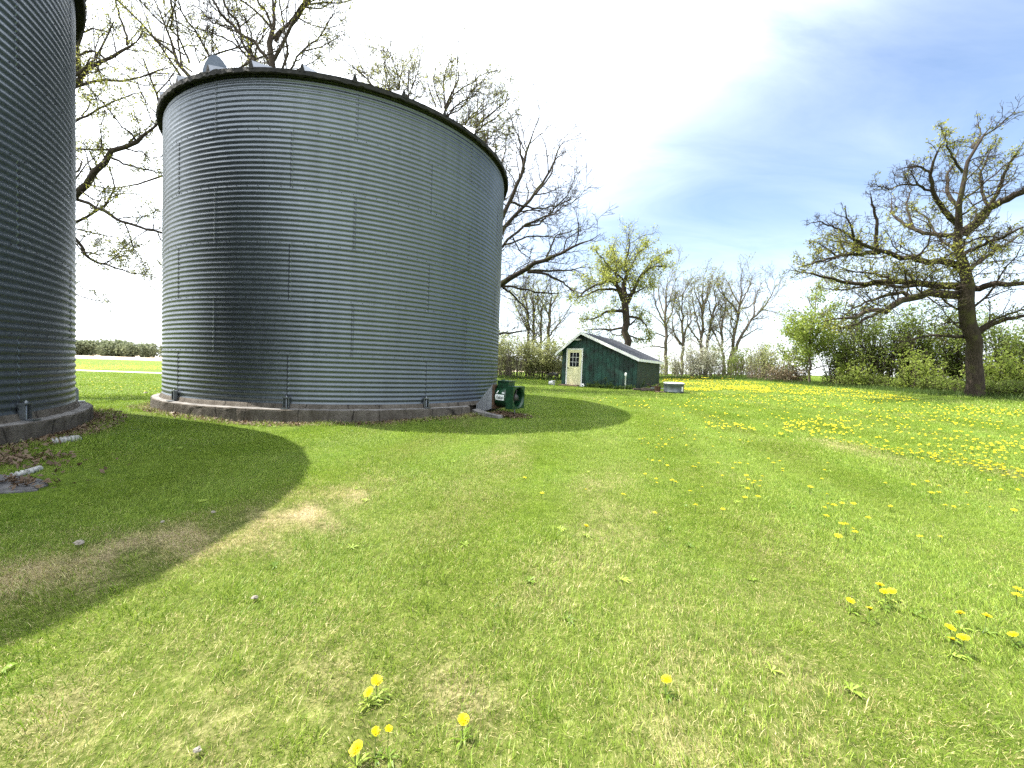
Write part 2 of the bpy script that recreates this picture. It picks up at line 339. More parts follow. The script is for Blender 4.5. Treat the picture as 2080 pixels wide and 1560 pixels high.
def build_grass():
    rs=np.random.default_rng(5)
    variants=[]
    for i in range(4): variants.append(blades(1900,.46,.0029,.028,.062,rs,.5,.40))
    for i in range(3): variants.append(blades(1150,.60,.0055,.032,.07,rs,.5,.40))
    for i in range(2): variants.append(blades(560,.95,.013,.04,.09,rs,.55,.40))
    variants.append(blades(80,.16,.0042,.04,.16,rs,.6))      # edge tuft
    variants.append(blades(44,.075,.0044,.06,.12,rs,.6)); v_=variants[-1]; variants[-1]=(v_[0],v_[1],v_[2],.5+.5*v_[3])     # tall clump
    for i in range(2): variants.append(rosette(9,rs))
    pts=[];var=[];ro=[];sc=[]
    def grid(r0,r1,sp,vs,half=62):
        L=np.arange(-r1,r1+sp,sp); X,Y=np.meshgrid(L,np.arange(-1.,r1+sp,sp)); X=X.ravel()+rs.uniform(-.45,.45,X.size)*sp; Y=Y.ravel()+rs.uniform(-.45,.45,Y.size)*sp
        r=np.hypot(X,Y); a=np.degrees(np.arctan2(X,Y)); k=(r>=r0)&(r<r1)&(np.abs(a)<half)
        return X[k],Y[k],rs.choice(vs,k.sum())
    S=[grid(0,7.5,.36,[0,1,2,3],75),grid(7.5,17,.50,[4,5,6],60),grid(17,46,.95,[7,8],58)]
    X=np.concatenate([s[0] for s in S]);Y=np.concatenate([s[1] for s in S]);Vv=np.concatenate([s[2] for s in S])
    # tall clumps & edge tufts
    n=150; r=1.6+13*rs.random(n)**1.3; a=np.radians(rs.uniform(-55,55,n)); X=np.append(X,r*np.sin(a));Y=np.append(Y,r*np.cos(a));Vv=np.append(Vv,np.full(n,10))
    for C in (C1,C2):
        n=330; a=rs.uniform(0,2*np.pi,n); rr=4.86+.45*rs.random(n); X=np.append(X,C[0]+rr*np.sin(a));Y=np.append(Y,C[1]+rr*np.cos(a));Vv=np.append(Vv,np.full(n,9))
    n=70; r=2.2+11*rs.random(n)**1.1; a=np.radians(rs.uniform(-56,56,n)); X=np.append(X,r*np.sin(a));Y=np.append(Y,r*np.cos(a));Vv=np.append(Vv,rs.choice([11,12],n))
    for px_,py_,_ in NEAR:
        g_=gnd(px_,py_+14 if py_<1540 else py_+8); X=np.append(X,g_[0]);Y=np.append(Y,g_[1]);Vv=np.append(Vv,11)
    rad_=np.array([.40]*4+[.52]*3+[.85]*2+[.0]*4)[Vv]
    d=np.minimum(np.hypot(X-C1[0],Y-C1[1]),np.hypot(X-C2[0],Y-C2[1]))
    keep=d>RS+.06+rad_
    e=np.array([math.cos(.565),-math.sin(.565)]);nn=np.array([math.sin(.565),math.cos(.565)]); rel=np.stack([X-2.766,Y-23.47],1); u=rel@e;v=rel@nn
    keep&=~((u>-rad_*.6)&(u<4.22+rad_*.6)&(v>-rad_*.6)&(v<4.8+rad_*.6))
    keep&=~((np.abs(Y-(33.2+.0006*(X+45)**2))<1.3+rad_)&(X<-4))
    sl=np.stack([X-SLAB[0],Y-SLAB[1]],1); keep&=np.hypot(sl[:,0],sl[:,1])>.30+rad_*.85
    dr=dryness(X,Y); keep&=rs.random(len(X))>np.clip(dr-.68,0,1)*1.1
    lf=seg_d(np.stack([X,Y],1),[gnd(-60,945)[:2],gnd(35,925)[:2]]); keep&=lf>.18+rad_*.5
    lf=seg_d(np.stack([X,Y],1),[gnd(985,850)[:2],gnd(1040,846)[:2]]); keep&=lf>.22+rad_*.6
    X=X[keep];Y=Y[keep];Vv=Vv[keep];dr=dr[keep]
    th=rs.uniform(0,2*np.pi,len(X)); h=.3
    u_=X*.985-Y*.17; stp=np.sin(u_*2*np.pi/2.1+.5*np.sin(Y*.4)); md=1.40+np.where(stp+.45*np.sin(Y*.23+u_*.31)+rs.normal(0,.45,len(X))>0,0,np.pi)+rs.normal(0,.45,len(X)); th=np.where(Vv<9,md,th)
    gx=(zg(X+h,Y)-zg(X-h,Y))/(2*h); gy=(zg(X,Y+h)-zg(X,Y-h))/(2*h)
    lx=gx*np.cos(th)+gy*np.sin(th); ly=-gx*np.sin(th)+gy*np.cos(th)
    rot=np.stack([np.arctan(ly),-np.arctan(lx),th],1)
    pn=(np.sin(X*1.9+Y*.7)+np.sin(Y*2.3-X*1.1+1.)+np.sin(X*4.1+Y*3.3+2.)*.7+np.sin(Y*6.3-X*5.1)*.5)/3.2; scl=rs.uniform(.88,1.12,len(X))*(1+.28*pn-.22*np.clip((dr-.3)/.4,0,1))
    far=np.hypot(X,Y); 
    nv=sum(len(v[0]) for v in variants); np_=len(X)
    mb=MB()
    pid=[]
    bvs=[]
    for i,(V,q,t,bb) in enumerate(variants):
        bvs.append(bb)
        b=mb.n; mb.add(V,q,0,False); mb.q.append((t+b).astype(np.int32)); mb.m.append(np.zeros(len(t),np.int32)); mb.sm.append(np.zeros(len(t),bool))
        pid.append(np.full(len(V),i+1,np.int32))
    mb.v.append(np.stack([X,Y,zg(X,Y)],1)); mb.n+=np_
    o=mb.build('lawn_grass',M['grass']); me=o.data
    def att(nm,ty,key,arr):
        a_=me.attributes.new(nm,ty,'POINT'); a_.data.foreach_set(key,np.ascontiguousarray(arr).ravel())
    att('patch','INT','value',np.concatenate(pid+[np.zeros(np_,np.int32)]).astype(np.int32))
    att('variant','INT','value',np.concatenate([np.full(nv,-1),Vv]).astype(np.int32))
    att('rot','FLOAT_VECTOR','vector',np.concatenate([np.zeros((nv,3)),rot]).astype(np.float32))
    att('scl','FLOAT','value',np.concatenate([np.ones(nv),scl]).astype(np.float32))
    att('dry','FLOAT','value',np.concatenate([np.zeros(nv),dr-.10*pn]).astype(np.float32))
    att('blade','FLOAT','value',np.concatenate(bvs+[np.zeros(np_)]).astype(np.float32))
    ng=bpy.data.node_groups.new('lawn_scatter','GeometryNodeTree')
    ng.interface.new_socket('Geometry',in_out='INPUT',socket_type='NodeSocketGeometry'); ng.interface.new_socket('Geometry',in_out='OUTPUT',socket_type='NodeSocketGeometry')
    gi=ng.nodes.new('NodeGroupInput'); go=ng.nodes.new('NodeGroupOutput'); L=ng.links.new
    def named(nm,ty):
        n_=ng.nodes.new('GeometryNodeInputNamedAttribute'); n_.data_type=ty; n_.inputs['Name'].default_value=nm; return n_.outputs['Attribute']
    def eq(sock,val):
        c=ng.nodes.new('FunctionNodeCompare'); c.data_type='INT'; c.operation='EQUAL'
        ins=[s for s in c.inputs if s.type=='INT']; L(sock,ins[0]); ins[1].default_value=val; return c.outputs[0]
    pa=named('patch','INT');va=named('variant','INT');rt=named('rot','FLOAT_VECTOR');sl_=named('scl','FLOAT')
    sep=ng.nodes.new('GeometryNodeSeparateGeometry'); sep.domain='POINT'; L(gi.outputs[0],sep.inputs[0]); L(eq(pa,0),sep.inputs[1])
    jn=ng.nodes.new('GeometryNodeJoinGeometry')
    for i in range(len(variants)):
        s2=ng.nodes.new('GeometryNodeSeparateGeometry'); s2.domain='POINT'; L(gi.outputs[0],s2.inputs[0]); L(eq(pa,i+1),s2.inputs[1])
        iop=ng.nodes.new('GeometryNodeInstanceOnPoints'); L(sep.outputs[0],iop.inputs['Points']); L(eq(va,i),iop.inputs['Selection']); L(s2.outputs[0],iop.inputs['Instance'])
        L(rt,iop.inputs['Rotation']); L(sl_,iop.inputs['Scale']); L(iop.outputs[0],jn.inputs[0])
    L(jn.outputs[0],go.inputs[0])
    md=o.modifiers.new('scatter','NODES'); md.node_group=ng
    tag(o,'short green and straw coloured lawn grass covering the yard','grass',kind='stuff')
NEAR=[(748,1419,'left bloom of the touching dandelion pair in the foreground'),(764,1405,'right bloom of the touching dandelion pair in the foreground'),(940,1491,'lone dandelion near the bottom centre of the lawn'),(762,1529,'left half closed dandelion bud by the bottom edge'),(788,1527,'right half closed dandelion bud by the bottom edge'),(723,1550,'largest dandelion, cut close by the bottom edge'),(1352,1399,'lone small dandelion in the bottom right half'),(1190,1076,'lone dandelion in the middle of the lawn'),
(1795,1223,'front bloom of the dandelion trio on the right'),(1785,1209,'left back bloom of the dandelion trio on the right'),(1810,1207,'right back bloom of the dandelion trio on the right'),(1726,1230,'drooping dandelion left of the trio'),(1765,1251,'dandelion just below and left of the trio'),
(1948,1264,'upper dandelion of the loose cluster at the lower right'),(2002,1273,'middle right dandelion of the loose lower right cluster'),(2056,1296,'large dandelion nearest the right edge'),(1928,1289,'drooping dandelion in the lower right cluster'),(1932,1318,'lowest left dandelion of the lower right cluster'),(1954,1322,'lowest right dandelion of the lower right cluster')]
SLAB=gnd(-15,985)
build_grass()
# ------------------------------------------------------------------ grain bins
def bin_wall_mesh(parent,C,z1,seamA,seamB,seed):
    """corrugated wall: 6 rings x 11 corrugations"""
    rs=np.random.default_rng(seed); zb=z1-RING; npv=8; nc=66; na=300
    zz=np.linspace(0,6*RING,nc*npv+1); amp=.0086
    r=RB+amp*np.cos(2*np.pi*zz/(RING/11))+.002*(np.floor(zz/RING-1e-6)%2)
    r[:5]=RB+.004; r[-4:]=RB
    az=np.arange(na)*2*np.pi/na
    V=np.stack([C[0]+r[:,None]*np.sin(az),C[1]+r[:,None]*np.cos(az),np.broadcast_to((zb+zz)[:,None],(len(zz),na))],-1).reshape(-1,3)
    i,j=np.meshgrid(np.arange(len(zz)-1),np.arange(na),indexing='ij'); j2=(j+1)%na
    F=np.stack([i*na+j2,i*na+j,(i+1)*na+j,(i+1)*na+j2],-1).reshape(-1,4)
    mb=MB().add(V,F,0,True); nf=len(F)
    ring=np.minimum((zz[:-1]/RING).astype(int),5)[:,None]+0*j; ph=np.where(ring%2==0,seamA,seamB)
    sh=(((np.degrees(az)[None,:]-ph)%360)//36).astype(int); tab=rs.random((6,10)); val=tab[ring,sh].ravel()
    extra=0
    for k in range(6):                                   # lapped vertical seams with bolts
        a0=seamA if k%2==0 else seamB
        m=(zz>=k*RING-1e-6)&(zz<=(k+1)*RING+1e-6); zr=zz[m]; rr=r[m]+.0022
        for s in range(10):
            a=rad(a0+36*s); w=.026/RB
            cols=[(a-w,-.0015),(a-w*.97,.0),(a+w*.97,.0),(a+w,-.0015)]
            vv=np.stack([np.stack([C[0]+(rr+dr)*math.sin(q),C[1]+(rr+dr)*math.cos(q),zb+zr],1) for q,dr in cols],1); n=len(zr)
            ii,jj=np.meshgrid(np.arange(n-1),np.arange(3),indexing='ij')
            f=np.stack([ii*4+jj+1,ii*4+jj,(ii+1)*4+jj,(ii+1)*4+jj+1],-1).reshape(-1,4); mb.add(vv,f,0,True); extra+=len(f)
            for zc in np.arange(.05,RING,RING/22*2):
                for q in (a-w*.55,a+w*.55):
                    pr=RB+.012; p=np.array([C[0]+pr*math.sin(q),C[1]+pr*math.cos(q),zb+k*RING+zc]); d=.0055
                    t=np.array([math.cos(q),-math.sin(q),0]); o_=np.array([math.sin(q),math.cos(q),0])*.012; up=np.array([0,0,d])
                    mb.add([p-t*d-up,p+t*d-up,p+t*d+up,p-t*d+up,p-t*d-up-o_,p+t*d-up-o_,p+t*d+up-o_,p-t*d+up-o_],[(0,1,2,3),(4,5,1,0),(5,6,2,1),(6,7,3,2),(7,4,0,3)],1); extra+=5
    for k in range(1,6):                                 # bolts along the ring laps
        for q in np.arange(0,360,2.9):
            q=rad(q); pr=RB+.012; p=np.array([C[0]+pr*math.sin(q),C[1]+pr*math.cos(q),zb+k*RING+.03]); d=.006; t=np.array([math.cos(q),-math.sin(q),0]); up=np.array([0,0,d])
            o_=np.array([math.sin(q),math.cos(q),0])*.012
            mb.add([p-t*d-up,p+t*d-up,p+t*d+up,p-t*d+up,p-t*d-up-o_,p+t*d-up-o_,p+t*d+up-o_,p-t*d+up-o_],[(0,1,2,3),(4,5,1,0),(5,6,2,1),(6,7,3,2),(7,4,0,3)],1); extra+=5
    o=mb.build('wall',[M['galv'],M['bolt']],parent)
    a_=o.data.attributes.new('sheet','FLOAT','FACE'); a_.data.foreach_set('value',np.concatenate([val,np.full(extra,.5)]).astype(np.float32))
    return o
def make_bin(C,z1,label,seamA,seamB,anch,ribph,seed,notch=None):
    z1=z1+E; zb=z1-RING; zt=zb+6*RING
    root=empty('grain_bin',(C[0],C[1],zb),label,'grain bin','round steel grain bins')
    bin_wall_mesh(root,C,z1,seamA,seamB,seed)
    def P(r,a,z): return (C[0]+r*math.sin(a),C[1]+r*math.cos(a),z)
    # foundation ring with a rounded, slightly uneven edge
    rs=np.random.default_rng(seed+3); na=240; prof=[(4.45,.02),(4.60,.02),(RS-.02,.008),(RS-.002,-.006),(RS+.002,-.05),(RS+.006,-.2),(RS+.014,-.36),(RS+.02,-.62)]
    V=[];F=[]
    jr=np.convolve(rs.normal(0,.012,na+8),np.ones(5)/5,'same')[4:-4]
    for i,(r,h) in enumerate(prof):
        for j in range(na):
            a=j*2*math.pi/na; deg=math.degrees(a); rr=r+(jr[j]*1.2+rs.normal(0,.003) if i>1 else 0)
            if notch and notch[0]<deg<notch[1]: rr=min(rr,4.50-.02*(len(prof)-i)*0+.004*i)
            if i>2 and j%30==4: rr-=.015
            V.append(P(rr,a,zb+h+rs.normal(0,.003)))
    for i in range(len(prof)-1):
        for j in range(na): F.append((i*na+(j+1)%na,i*na+j,(i+1)*na+j,(i+1)*na+(j+1)%na))
    ob=MB().add(V,[f[::-1] for f in F],0,False).build('foundation',[M['conc'],M['conc_top']],root)
    me=ob.data; mi=np.zeros(len(me.polygons),np.int32); mi[:na*2]=1; me.polygons.foreach_set('material_index',mi)  # top faces get a paler concrete, light on the edge put into colour
    # mortar seal at the wall foot
    MB().lathe([(RB+.008,.09),(RB+.02,.085),(RB+.03,.04),(RB+.05,.012),(RB+.06,-.01)],(C[0],C[1],zb+.02),200).build('base_seal',M['conc'],root)
    # anchor brackets
    for a in anch:
        b=MB(); t=np.array([math.cos(rad(a)),-math.sin(rad(a)),0]); o_=np.array([math.sin(rad(a)),math.cos(rad(a)),0]); up=np.array([0,0,1.]); B=np.array(P(RB+.015,rad(a),zb+.04))
        T=lambda v:B+v[:,0:1]*t+v[:,1:2]*o_+v[:,2:3]*up
        b.box((-.075,0,.19),(.075,.075,.205),0,T).box((-.06,0,.0),(-.05,.075,.19),0,T).box((.05,0,0),(.06,.07,.19),0,T).box((-.06,.004,.02),(.06,.012,.19),0,T).box((-.07,0,-.022),(.07,.16,-.008),0,T)
        b.lathe([(.014,-.02),(.014,.24),(.0,.24)],T(np.array([[0,.045,0.]]))[0],8); b.lathe([(.025,.205),(.025,.228),(.0,.228)],T(np.array([[0,.045,0.]]))[0],6)
        b.build('anchor_bracket',M['galv2'],root)
    # roof: shallow cone with raised ribs, dark overhanging eave
    ro=4.70; sl=math.tan(rad(27)); na=240
    MB().lathe([(ro,zt+.03),(1.,zt+.03+(ro-1.)*sl),(.45,zt+.03+(ro-.45)*sl),(.42,zt+.25+(ro-.45)*sl),(.0,zt+.32+(ro-.45)*sl)],(C[0],C[1],0),na).build('roof',M['roof_metal'],root)
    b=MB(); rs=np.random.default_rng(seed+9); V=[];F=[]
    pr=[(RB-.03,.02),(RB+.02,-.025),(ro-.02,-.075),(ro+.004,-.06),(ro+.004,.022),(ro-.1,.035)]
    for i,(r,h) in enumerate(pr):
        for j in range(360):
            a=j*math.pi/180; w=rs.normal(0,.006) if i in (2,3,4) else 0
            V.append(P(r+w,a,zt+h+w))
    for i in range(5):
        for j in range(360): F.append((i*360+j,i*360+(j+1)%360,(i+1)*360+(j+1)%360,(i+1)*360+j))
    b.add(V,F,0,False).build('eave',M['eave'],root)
    for s in range(30):
        a=rad(ribph+12*s); o_=np.array([math.sin(a),math.cos(a),0]); t=np.array([math.cos(a),-math.sin(a),0]); up=np.array([0,0,1.]); c=np.array([C[0],C[1],0])
        def Q(r,w,h): return c+o_*r+t*w+up*(zt+.03+(ro-r)*sl+h)
        V=[Q(ro+.01,-.06,-.03),Q(ro+.01,.06,-.03),Q(ro+.01,.012,.125),Q(ro+.01,-.012,.125),Q(.9,-.03,0),Q(.9,.03,0),Q(.9,.008,.06),Q(.9,-.008,.06)]
        m=MB().add(V,[(1,5,6,2),(2,6,7,3),(3,7,4,0),(4,7,6,5)],0); m.add(V,[(0,1,2,3)],1); m.build('roof_rib',[M['roof_metal'],M['eave']],root)  # rib end faces in dark eave colour, painted shade of the open ends
    return root,P,zt,ro,sl
b2,P2,zt2,ro2,sl2=make_bin(C2,.114056,'large silver corrugated grain bin seen whole, a green fan at its base',174.4,159.,[-149.6+360,174.4,138.4,102.,246.,282.,318.,354.,30.,66.],3.7,21,(107,122.5))
b1,P1,zt1,ro1,sl1=make_bin(C1,.1836,'tall dark corrugated grain bin cut off by the left edge of the photo',70.9,52.4,[70.9,106.9,142.9,178.9,34.9,-1.1],4.,33)
# roof vent hood on the second bin
def vent():
    c=at(431,152,11.2); d=np.array([c[0]-C2[0],c[1]-C2[1]]); r=np.hypot(*d); d/=r
    zr=zt2+.03+(ro2-r)*sl2; top=at(431,119,11.2)[2]
    o_=np.array([.87,-.49,0]); t=np.array([.49,.87,0]); up=np.array([0,0,1.]); B=np.array([c[0],c[1],zr-.15]); h=top-zr+.13; w=.38
    n=14; V=[];F=[]
    for k,(dep,sc_) in enumerate(((.28,1.),(-.45,.93))):
        V+= [B+o_*dep+t*(-w*sc_),B+o_*dep+t*(w*sc_)]
        V+= [B+o_*dep+t*(w*sc_*math.cos(q))+up*(h*(.42+.58*math.sin(q))*(1 if k==0 else .97)) for q in np.linspace(0,math.pi,n)]
    m=n+2; front=[0,1]+[2+i for i in range(n)]
    F=[tuple(front)]; seq=[1]+[2+i for i in range(n)]+[0]
    V=np.array(V)
    mb=MB().add(V,[tuple(front)],0).add(V,[(a,b,b+m,a+m) for a,b in zip(seq[:-1],seq[1:])],1,True).add(V,[tuple(m+i for i in front[::-1])],0)
    mb.build('roof_vent',[M['galv2'],M['white']],b2)
vent()
# ------------------------------------------------------------------ aeration fan
def fan():
    c=np.array([-.34,10.96,.68]); A=np.array([.85,-.527,0]); A/=np.linalg.norm(A); S=np.array([A[1],-A[0],0]); U=np.array([0,0,1.])
    g0=float(zg(c[0]+.5,c[1]-.3))
    root=empty('aeration_fan',(c[0]+A[0]*.3,c[1]+A[1]*.3,g0),'green cylindrical aeration fan on a galvanised duct at the bin foot','fan')
    T=lambda v:c+np.asarray(v)[:,0:1]*A+np.asarray(v)[:,1:2]*S+np.asarray(v)[:,2:3]*U
    h=.31
    V=T(np.array([(-.50,-.30,-.48),(-.50,.30,-.48),(-.50,.30,-.24),(-.50,-.30,-.24),(0,-h,-h),(0,h,-h),(0,h,h),(0,-h,h)],float))
    MB().add(V,[(0,1,2,3),(1,5,6,2),(2,6,7,3),(3,7,4,0),(0,4,5,1)],0).add(T(np.array([(-.14,h+.004,.05),(-.10,h+.004,.06),(-.2,h-.0,-.14),(-.215,h-.0,-.12)])),[(0,1,2,3)],0).build('transition_duct',M['galv3'],root)
    # rusty flange frame
    f=MB()
    for a,b in (((0,-h,-h),(.05,h,-h+.05)),((0,-h,h-.05),(.05,h,h)),((0,-h,-h+.05),(.05,-h+.05,h-.05)),((0,h-.05,-h+.05),(.05,h,h-.05))): f.box(a,b,0,T)
    f.box((-.002,-h+.05,-h+.05),(.012,h-.05,h-.05),0,T).build('flange',M['rust'],root)
    ax=(A,S,U); cc=lambda a,dz=0:c+A*a+U*dz
    MB().lathe([(.25,.02),(.275,.03),(.275,.40),(.25,.42)],cc(0),48,0,True,ax).build('housing',M['fan_green'],root)
    # inlet: square plate with a round bell mouth
    q=.285; n=48; p=MB(); a=np.arange(n)*2*math.pi/n
    sq=[]
    for t in a:
        m=max(abs(math.cos(t)),abs(math.sin(t))); sq.append((math.cos(t)/m*q,math.sin(t)/m*q))
    rows=[[(.40,x,y) for x,y in sq],[(.62,x,y) for x,y in sq],[(.62,.262*math.cos(t),.262*math.sin(t)) for t in a],[(.57,.235*math.cos(t),.235*math.sin(t)) for t in a],[(.30,.225*math.cos(t),.225*math.sin(t)) for t in a]]
    V=T(np.array(rows).reshape(-1,3)); F=[(i*n+j,i*n+(j+1)%n,(i+1)*n+(j+1)%n,(i+1)*n+j) for i in range(4) for j in range(n)]
    p.add(V,F,0,False); p.build('inlet',M['fan_green'],root)
    mo=MB().lathe([(0,.57),(.07,.565),(.085,.54),(.085,.20),(.0,.20)],cc(0),20,0,True,ax)
    for k in range(4):
        t=k*math.pi/2+.4; d=math.cos(t)*S+math.sin(t)*U; mo.tubes(np.array([c+A*.5+d*.08,c+A*.5+d*.235]),np.array([.012,.012]),6)
    mo.build('motor',M['motor'],root)
    bl=MB()
    for k in range(6):
        t=k*math.pi/3; d=math.cos(t)*S+math.sin(t)*U; e=-math.sin(t)*S+math.cos(t)*U
        bl.add([c+A*.30+d*.05-e*.03,c+A*.36+d*.05+e*.03,c+A*.38+d*.22+e*.07,c+A*.29+d*.22-e*.07],[(0,1,2,3)])
    bl.build('blades',M['fan_dark'],root)
    MB().lathe([(.225,.28),(.0,.27)],cc(0),24,0,False,ax).build('back_plate',M['fan_dark'],root)
    # control box
    b=MB(); b.box((.06,-.14,.20),(.40,.16,.40),0,T).box((.03,-.18,.40),(.43,.20,.418),0,T).box((.10,-.05,.418),(.16,.05,.45),0,T)
    b.build('control_box',M['fan_green'],root)
    # curved sticker and its lettering
    def cyl(u,v,r): # u along axis, v height on the cylinder
        t=v/.275; return c+A*u+S*(r*math.cos(t))+U*(r*math.sin(t))
    def patch(u0,u1,v0,v1,name,m,r=.279,sk=0):
        V=[];F=[]
        for i in range(7):
            v=v0+(v1-v0)*i/6; V+=[cyl(u0+sk*i/6,v,r),cyl(u1+sk*i/6,v-.012,r)]
        F=[(2*i,2*i+1,2*i+3,2*i+2) for i in range(6)]
        return MB().add(V,F,0,True).build(name,m,root)
    st=patch(.08,.345,-.075,.07,'sticker',M['sticker']); st['_o']=root['_o']
    patch(.10,.125,.10,.175,'sticker',M['sticker'],.279,.03); patch(.27,.345,.10,.13,'sticker',M['sticker'])
    cu_=bpy.data.curves.new('lettering','FONT'); cu_.body='Sukup'; cu_.size=.088; cu_.shear=.28; cu_.align_x='CENTER'; cu_.align_y='CENTER'; cu_.offset=.0012; cu_.resolution_u=3
    ot=bpy.data.objects.new('lettering',cu_); dg=bpy.context.evaluated_depsgraph_get(); col.objects.link(ot); dg.update()
    me=bpy.data.meshes.new_from_object(ot.evaluated_get(bpy.context.evaluated_depsgraph_get())); col.objects.unlink(ot); bpy.data.objects.remove(ot)
    V=[cyl(.2125+v.co.x,.004+v.co.y-.012*(v.co.x+.13)/.26,.2815) for v in me.vertices]; F=[tuple(p.vertices) for p in me.polygons]
    mb=MB().add(V,F,0)
    sw=[(x,-.047+.012*math.sin((x+.1)*15)) for x in np.linspace(-.085,.085,12)]
    V=[]
    for i,(x,y) in enumerate(sw):
        w=.006*math.sin(math.pi*(i+.4)/11.8); V+=[cyl(.2125+x,y-w,.2815),cyl(.2125+x,y+w,.2815)]
    mb.add(V,[(2*i,2*i+1,2*i+3,2*i+2) for i in range(11)]).build('lettering',M['ink'],st)
    pb=c+A*.58+S*.12; MB().tubes(np.array([[pb[0],pb[1],g0-.1],[pb[0],pb[1],.68-.27]]),np.array([[.014,.014]]),8).box((-.05,-.05,0),(.05,.05,.015),0,lambda v:v+np.array([pb[0],pb[1],float(zg(pb[0],pb[1]))+.005])).build('support_leg',M['galv2'],root)
fan()
# ------------------------------------------------------------------ shed
def shed():
    a=.565; e=np.array([math.cos(a),-math.sin(a),0]); n=np.array([math.sin(a),math.cos(a),0]); up=np.array([0,0,1.]); O=np.array([2.766,23.47,E-.865])
    W,L,hl,hr,ur,hR=4.219,4.791,1.962,1.557,1.167,2.896; of=.25; os_=.3; osr=.15
    T=lambda v:O+np.asarray(v,float)[:,0:1]*e+np.asarray(v,float)[:,1:2]*n+np.asarray(v,float)[:,2:3]*up
    root=empty('garden_shed',tuple(O),'dark green shed with lopsided gable roof, white trim and a cream door','shed')
    sl=(hR-hl)/ur; sr=(hR-hr)/(W-ur)
    top=lambda u:hR-(ur-u)*sl if u<ur else hR-(u-ur)*sr
    # front and back walls of boards
    for nm,v0,sg in (('front_wall',0,1),('back_wall',L,-1)):
        mb=MB(); us=list(np.arange(0,W,.235))+[W]
        if us[-1]-us[-2]<.06: us.pop(-2)
        for u0,u1 in zip(us[:-1],us[1:]):
            g=.010; p=[u0+g,u1-g]; 
            if u0<ur<u1: p=[u0+g,ur,u1-g]
            lo=[(u,-.35) for u in p]; hi=[(u,top(u)-.02) for u in p[::-1]]; poly=lo+hi; k=len(poly)
            f=[(u,v0-.016*sg,w) for u,w in poly]; b=[(u,v0+.02*sg,w) for u,w in poly]
            F=[tuple(range(k))]+[(i,i+k,(i+1)%k+k,(i+1)%k) for i in range(k)]
            mb.add(T(f+b),F if sg>0 else [x[::-1] for x in F],0)
        poly=[(0,-.35),(W,-.35),(W,hr),(ur,hR-.02),(0,hl)]
        mb.add(T([(u,v0+.004*sg,w) for u,w in poly]),[(0,1,2,3,4)],1); mb.build(nm,[M['siding'],M['groove']],root)
    # ribbed side walls
    for nm,u0,h,sg in (('side_wall',W,hr,1),('side_wall',0,hl,-1)):
        vs=np.linspace(.0,L,240); V=[]
        for v in vs:
            ph=(v/.11)%1; d=.018*sg*(1 if ph<.35 else 0); V+=[(u0+d-.02*sg,v,-.35),(u0+d-.02*sg,v,h)]
        MB().add(T(V),[(2*i,2*i+2,2*i+3,2*i+1) for i in range(239)],0).build(nm,M['siding_side'],root)
    # roof slabs
    th=.07
    mb=MB()
    uL=-os_;uR=W+osr
    def slab(u0,w0,u1,w1):
        V=[(u0,-of,w0),(u1,-of,w1),(u1,L+of,w1),(u0,L+of,w0),(u0,-of,w0-th),(u1,-of,w1-th),(u1,L+of,w1-th),(u0,L+of,w0-th)]
        mb.add(T(V),[(0,1,2,3),(4,7,6,5),(0,4,5,1),(1,5,6,2),(2,6,7,3),(3,7,4,0)],0)
    z0=.09
    slab(uL,top(uL)+z0,ur,hR+z0); slab(ur,hR+z0,uR,top(uR)+z0)
    for k in range(1,16):   # shingle courses on the long slope
        t=k/16; u=ur+(uR-ur)*t; w=hR+(top(uR)-hR)*t+z0; mb.add(T([(u-.02,-of,w+.012),(u+.002,-of,w+.010),(u+.002,L+of,w+.010),(u-.02,L+of,w+.012),(u+.002,-of,w),(u+.002,L+of,w)]),[(0,1,2,3),(1,4,5,2)],0)
    mb.build('roof',M['shingle'],root)
    tr=MB()
    for v0,v1 in ((-of-.03,-of-.004),(L+of+.004,L+of+.03)):
        for (u0,u1) in ((uL,ur),(ur,uR)):
            w0,w1=(top(u0)+z0+.012,top(u1)+z0+.012); d=.155
            V=[(u0,v0,w0),(u1,v0,w1),(u1,v0,w1-d),(u0,v0,w0-d),(u0,v1,w0),(u1,v1,w1),(u1,v1,w1-d),(u0,v1,w0-d)]
            tr.add(T(V),[(3,2,1,0),(4,5,6,7),(0,1,5,4),(2,3,7,6),(1,2,6,5),(3,0,4,7)],0)
    for u,sg in ((uR,1),(uL,-1)):
        w=top(u)+z0-.004; tr.box((u+.004*sg if sg>0 else u-.03,-of-.003,w-.13),(u+.03 if sg>0 else u-.004,L+of+.003,w),0,T)
    # soffits
    for (u0,u1) in ((uL,0),(W,uR)): tr.add(T([(u0,-of,top(u0)-.01),(u1,-of,top(u1)-.01),(u1,L+of,top(u1)-.01),(u0,L+of,top(u0)-.01)]),[(0,1,2,3)],0)
    tr.build('trim',M['white'],root)
    # door
    d0,db,dw,dh=.277,.01,.97,2.08; m=.07
    fr=MB()
    fr.box((d0,-.05,db),(d0+m,-.02,db+dh),0,T).box((d0+dw-m,-.05,db),(d0+dw,-.02,db+dh),0,T).box((d0+m,-.05,db+dh-m),(d0+dw-m,-.02,db+dh),0,T).box((d0+m,-.055,db),(d0+dw-m,-.02,db+.06),0,T)
    x0,x1,zA,zB=d0+m,d0+dw-m,db+.06,db+dh-m
    dr=MB(); wx0,wx1,wz0,wz1=x0+.14,x1-.14,zA+1.02,zB-.16
    dr.box((x0,-.036,zA),(x1,-.02,wz0),0,T).box((x0,-.036,wz1),(x1,-.02,zB),0,T).box((x0,-.036,wz0),(wx0,-.02,wz1),0,T).box((wx1,-.036,wz0),(x1,-.02,wz1),0,T)
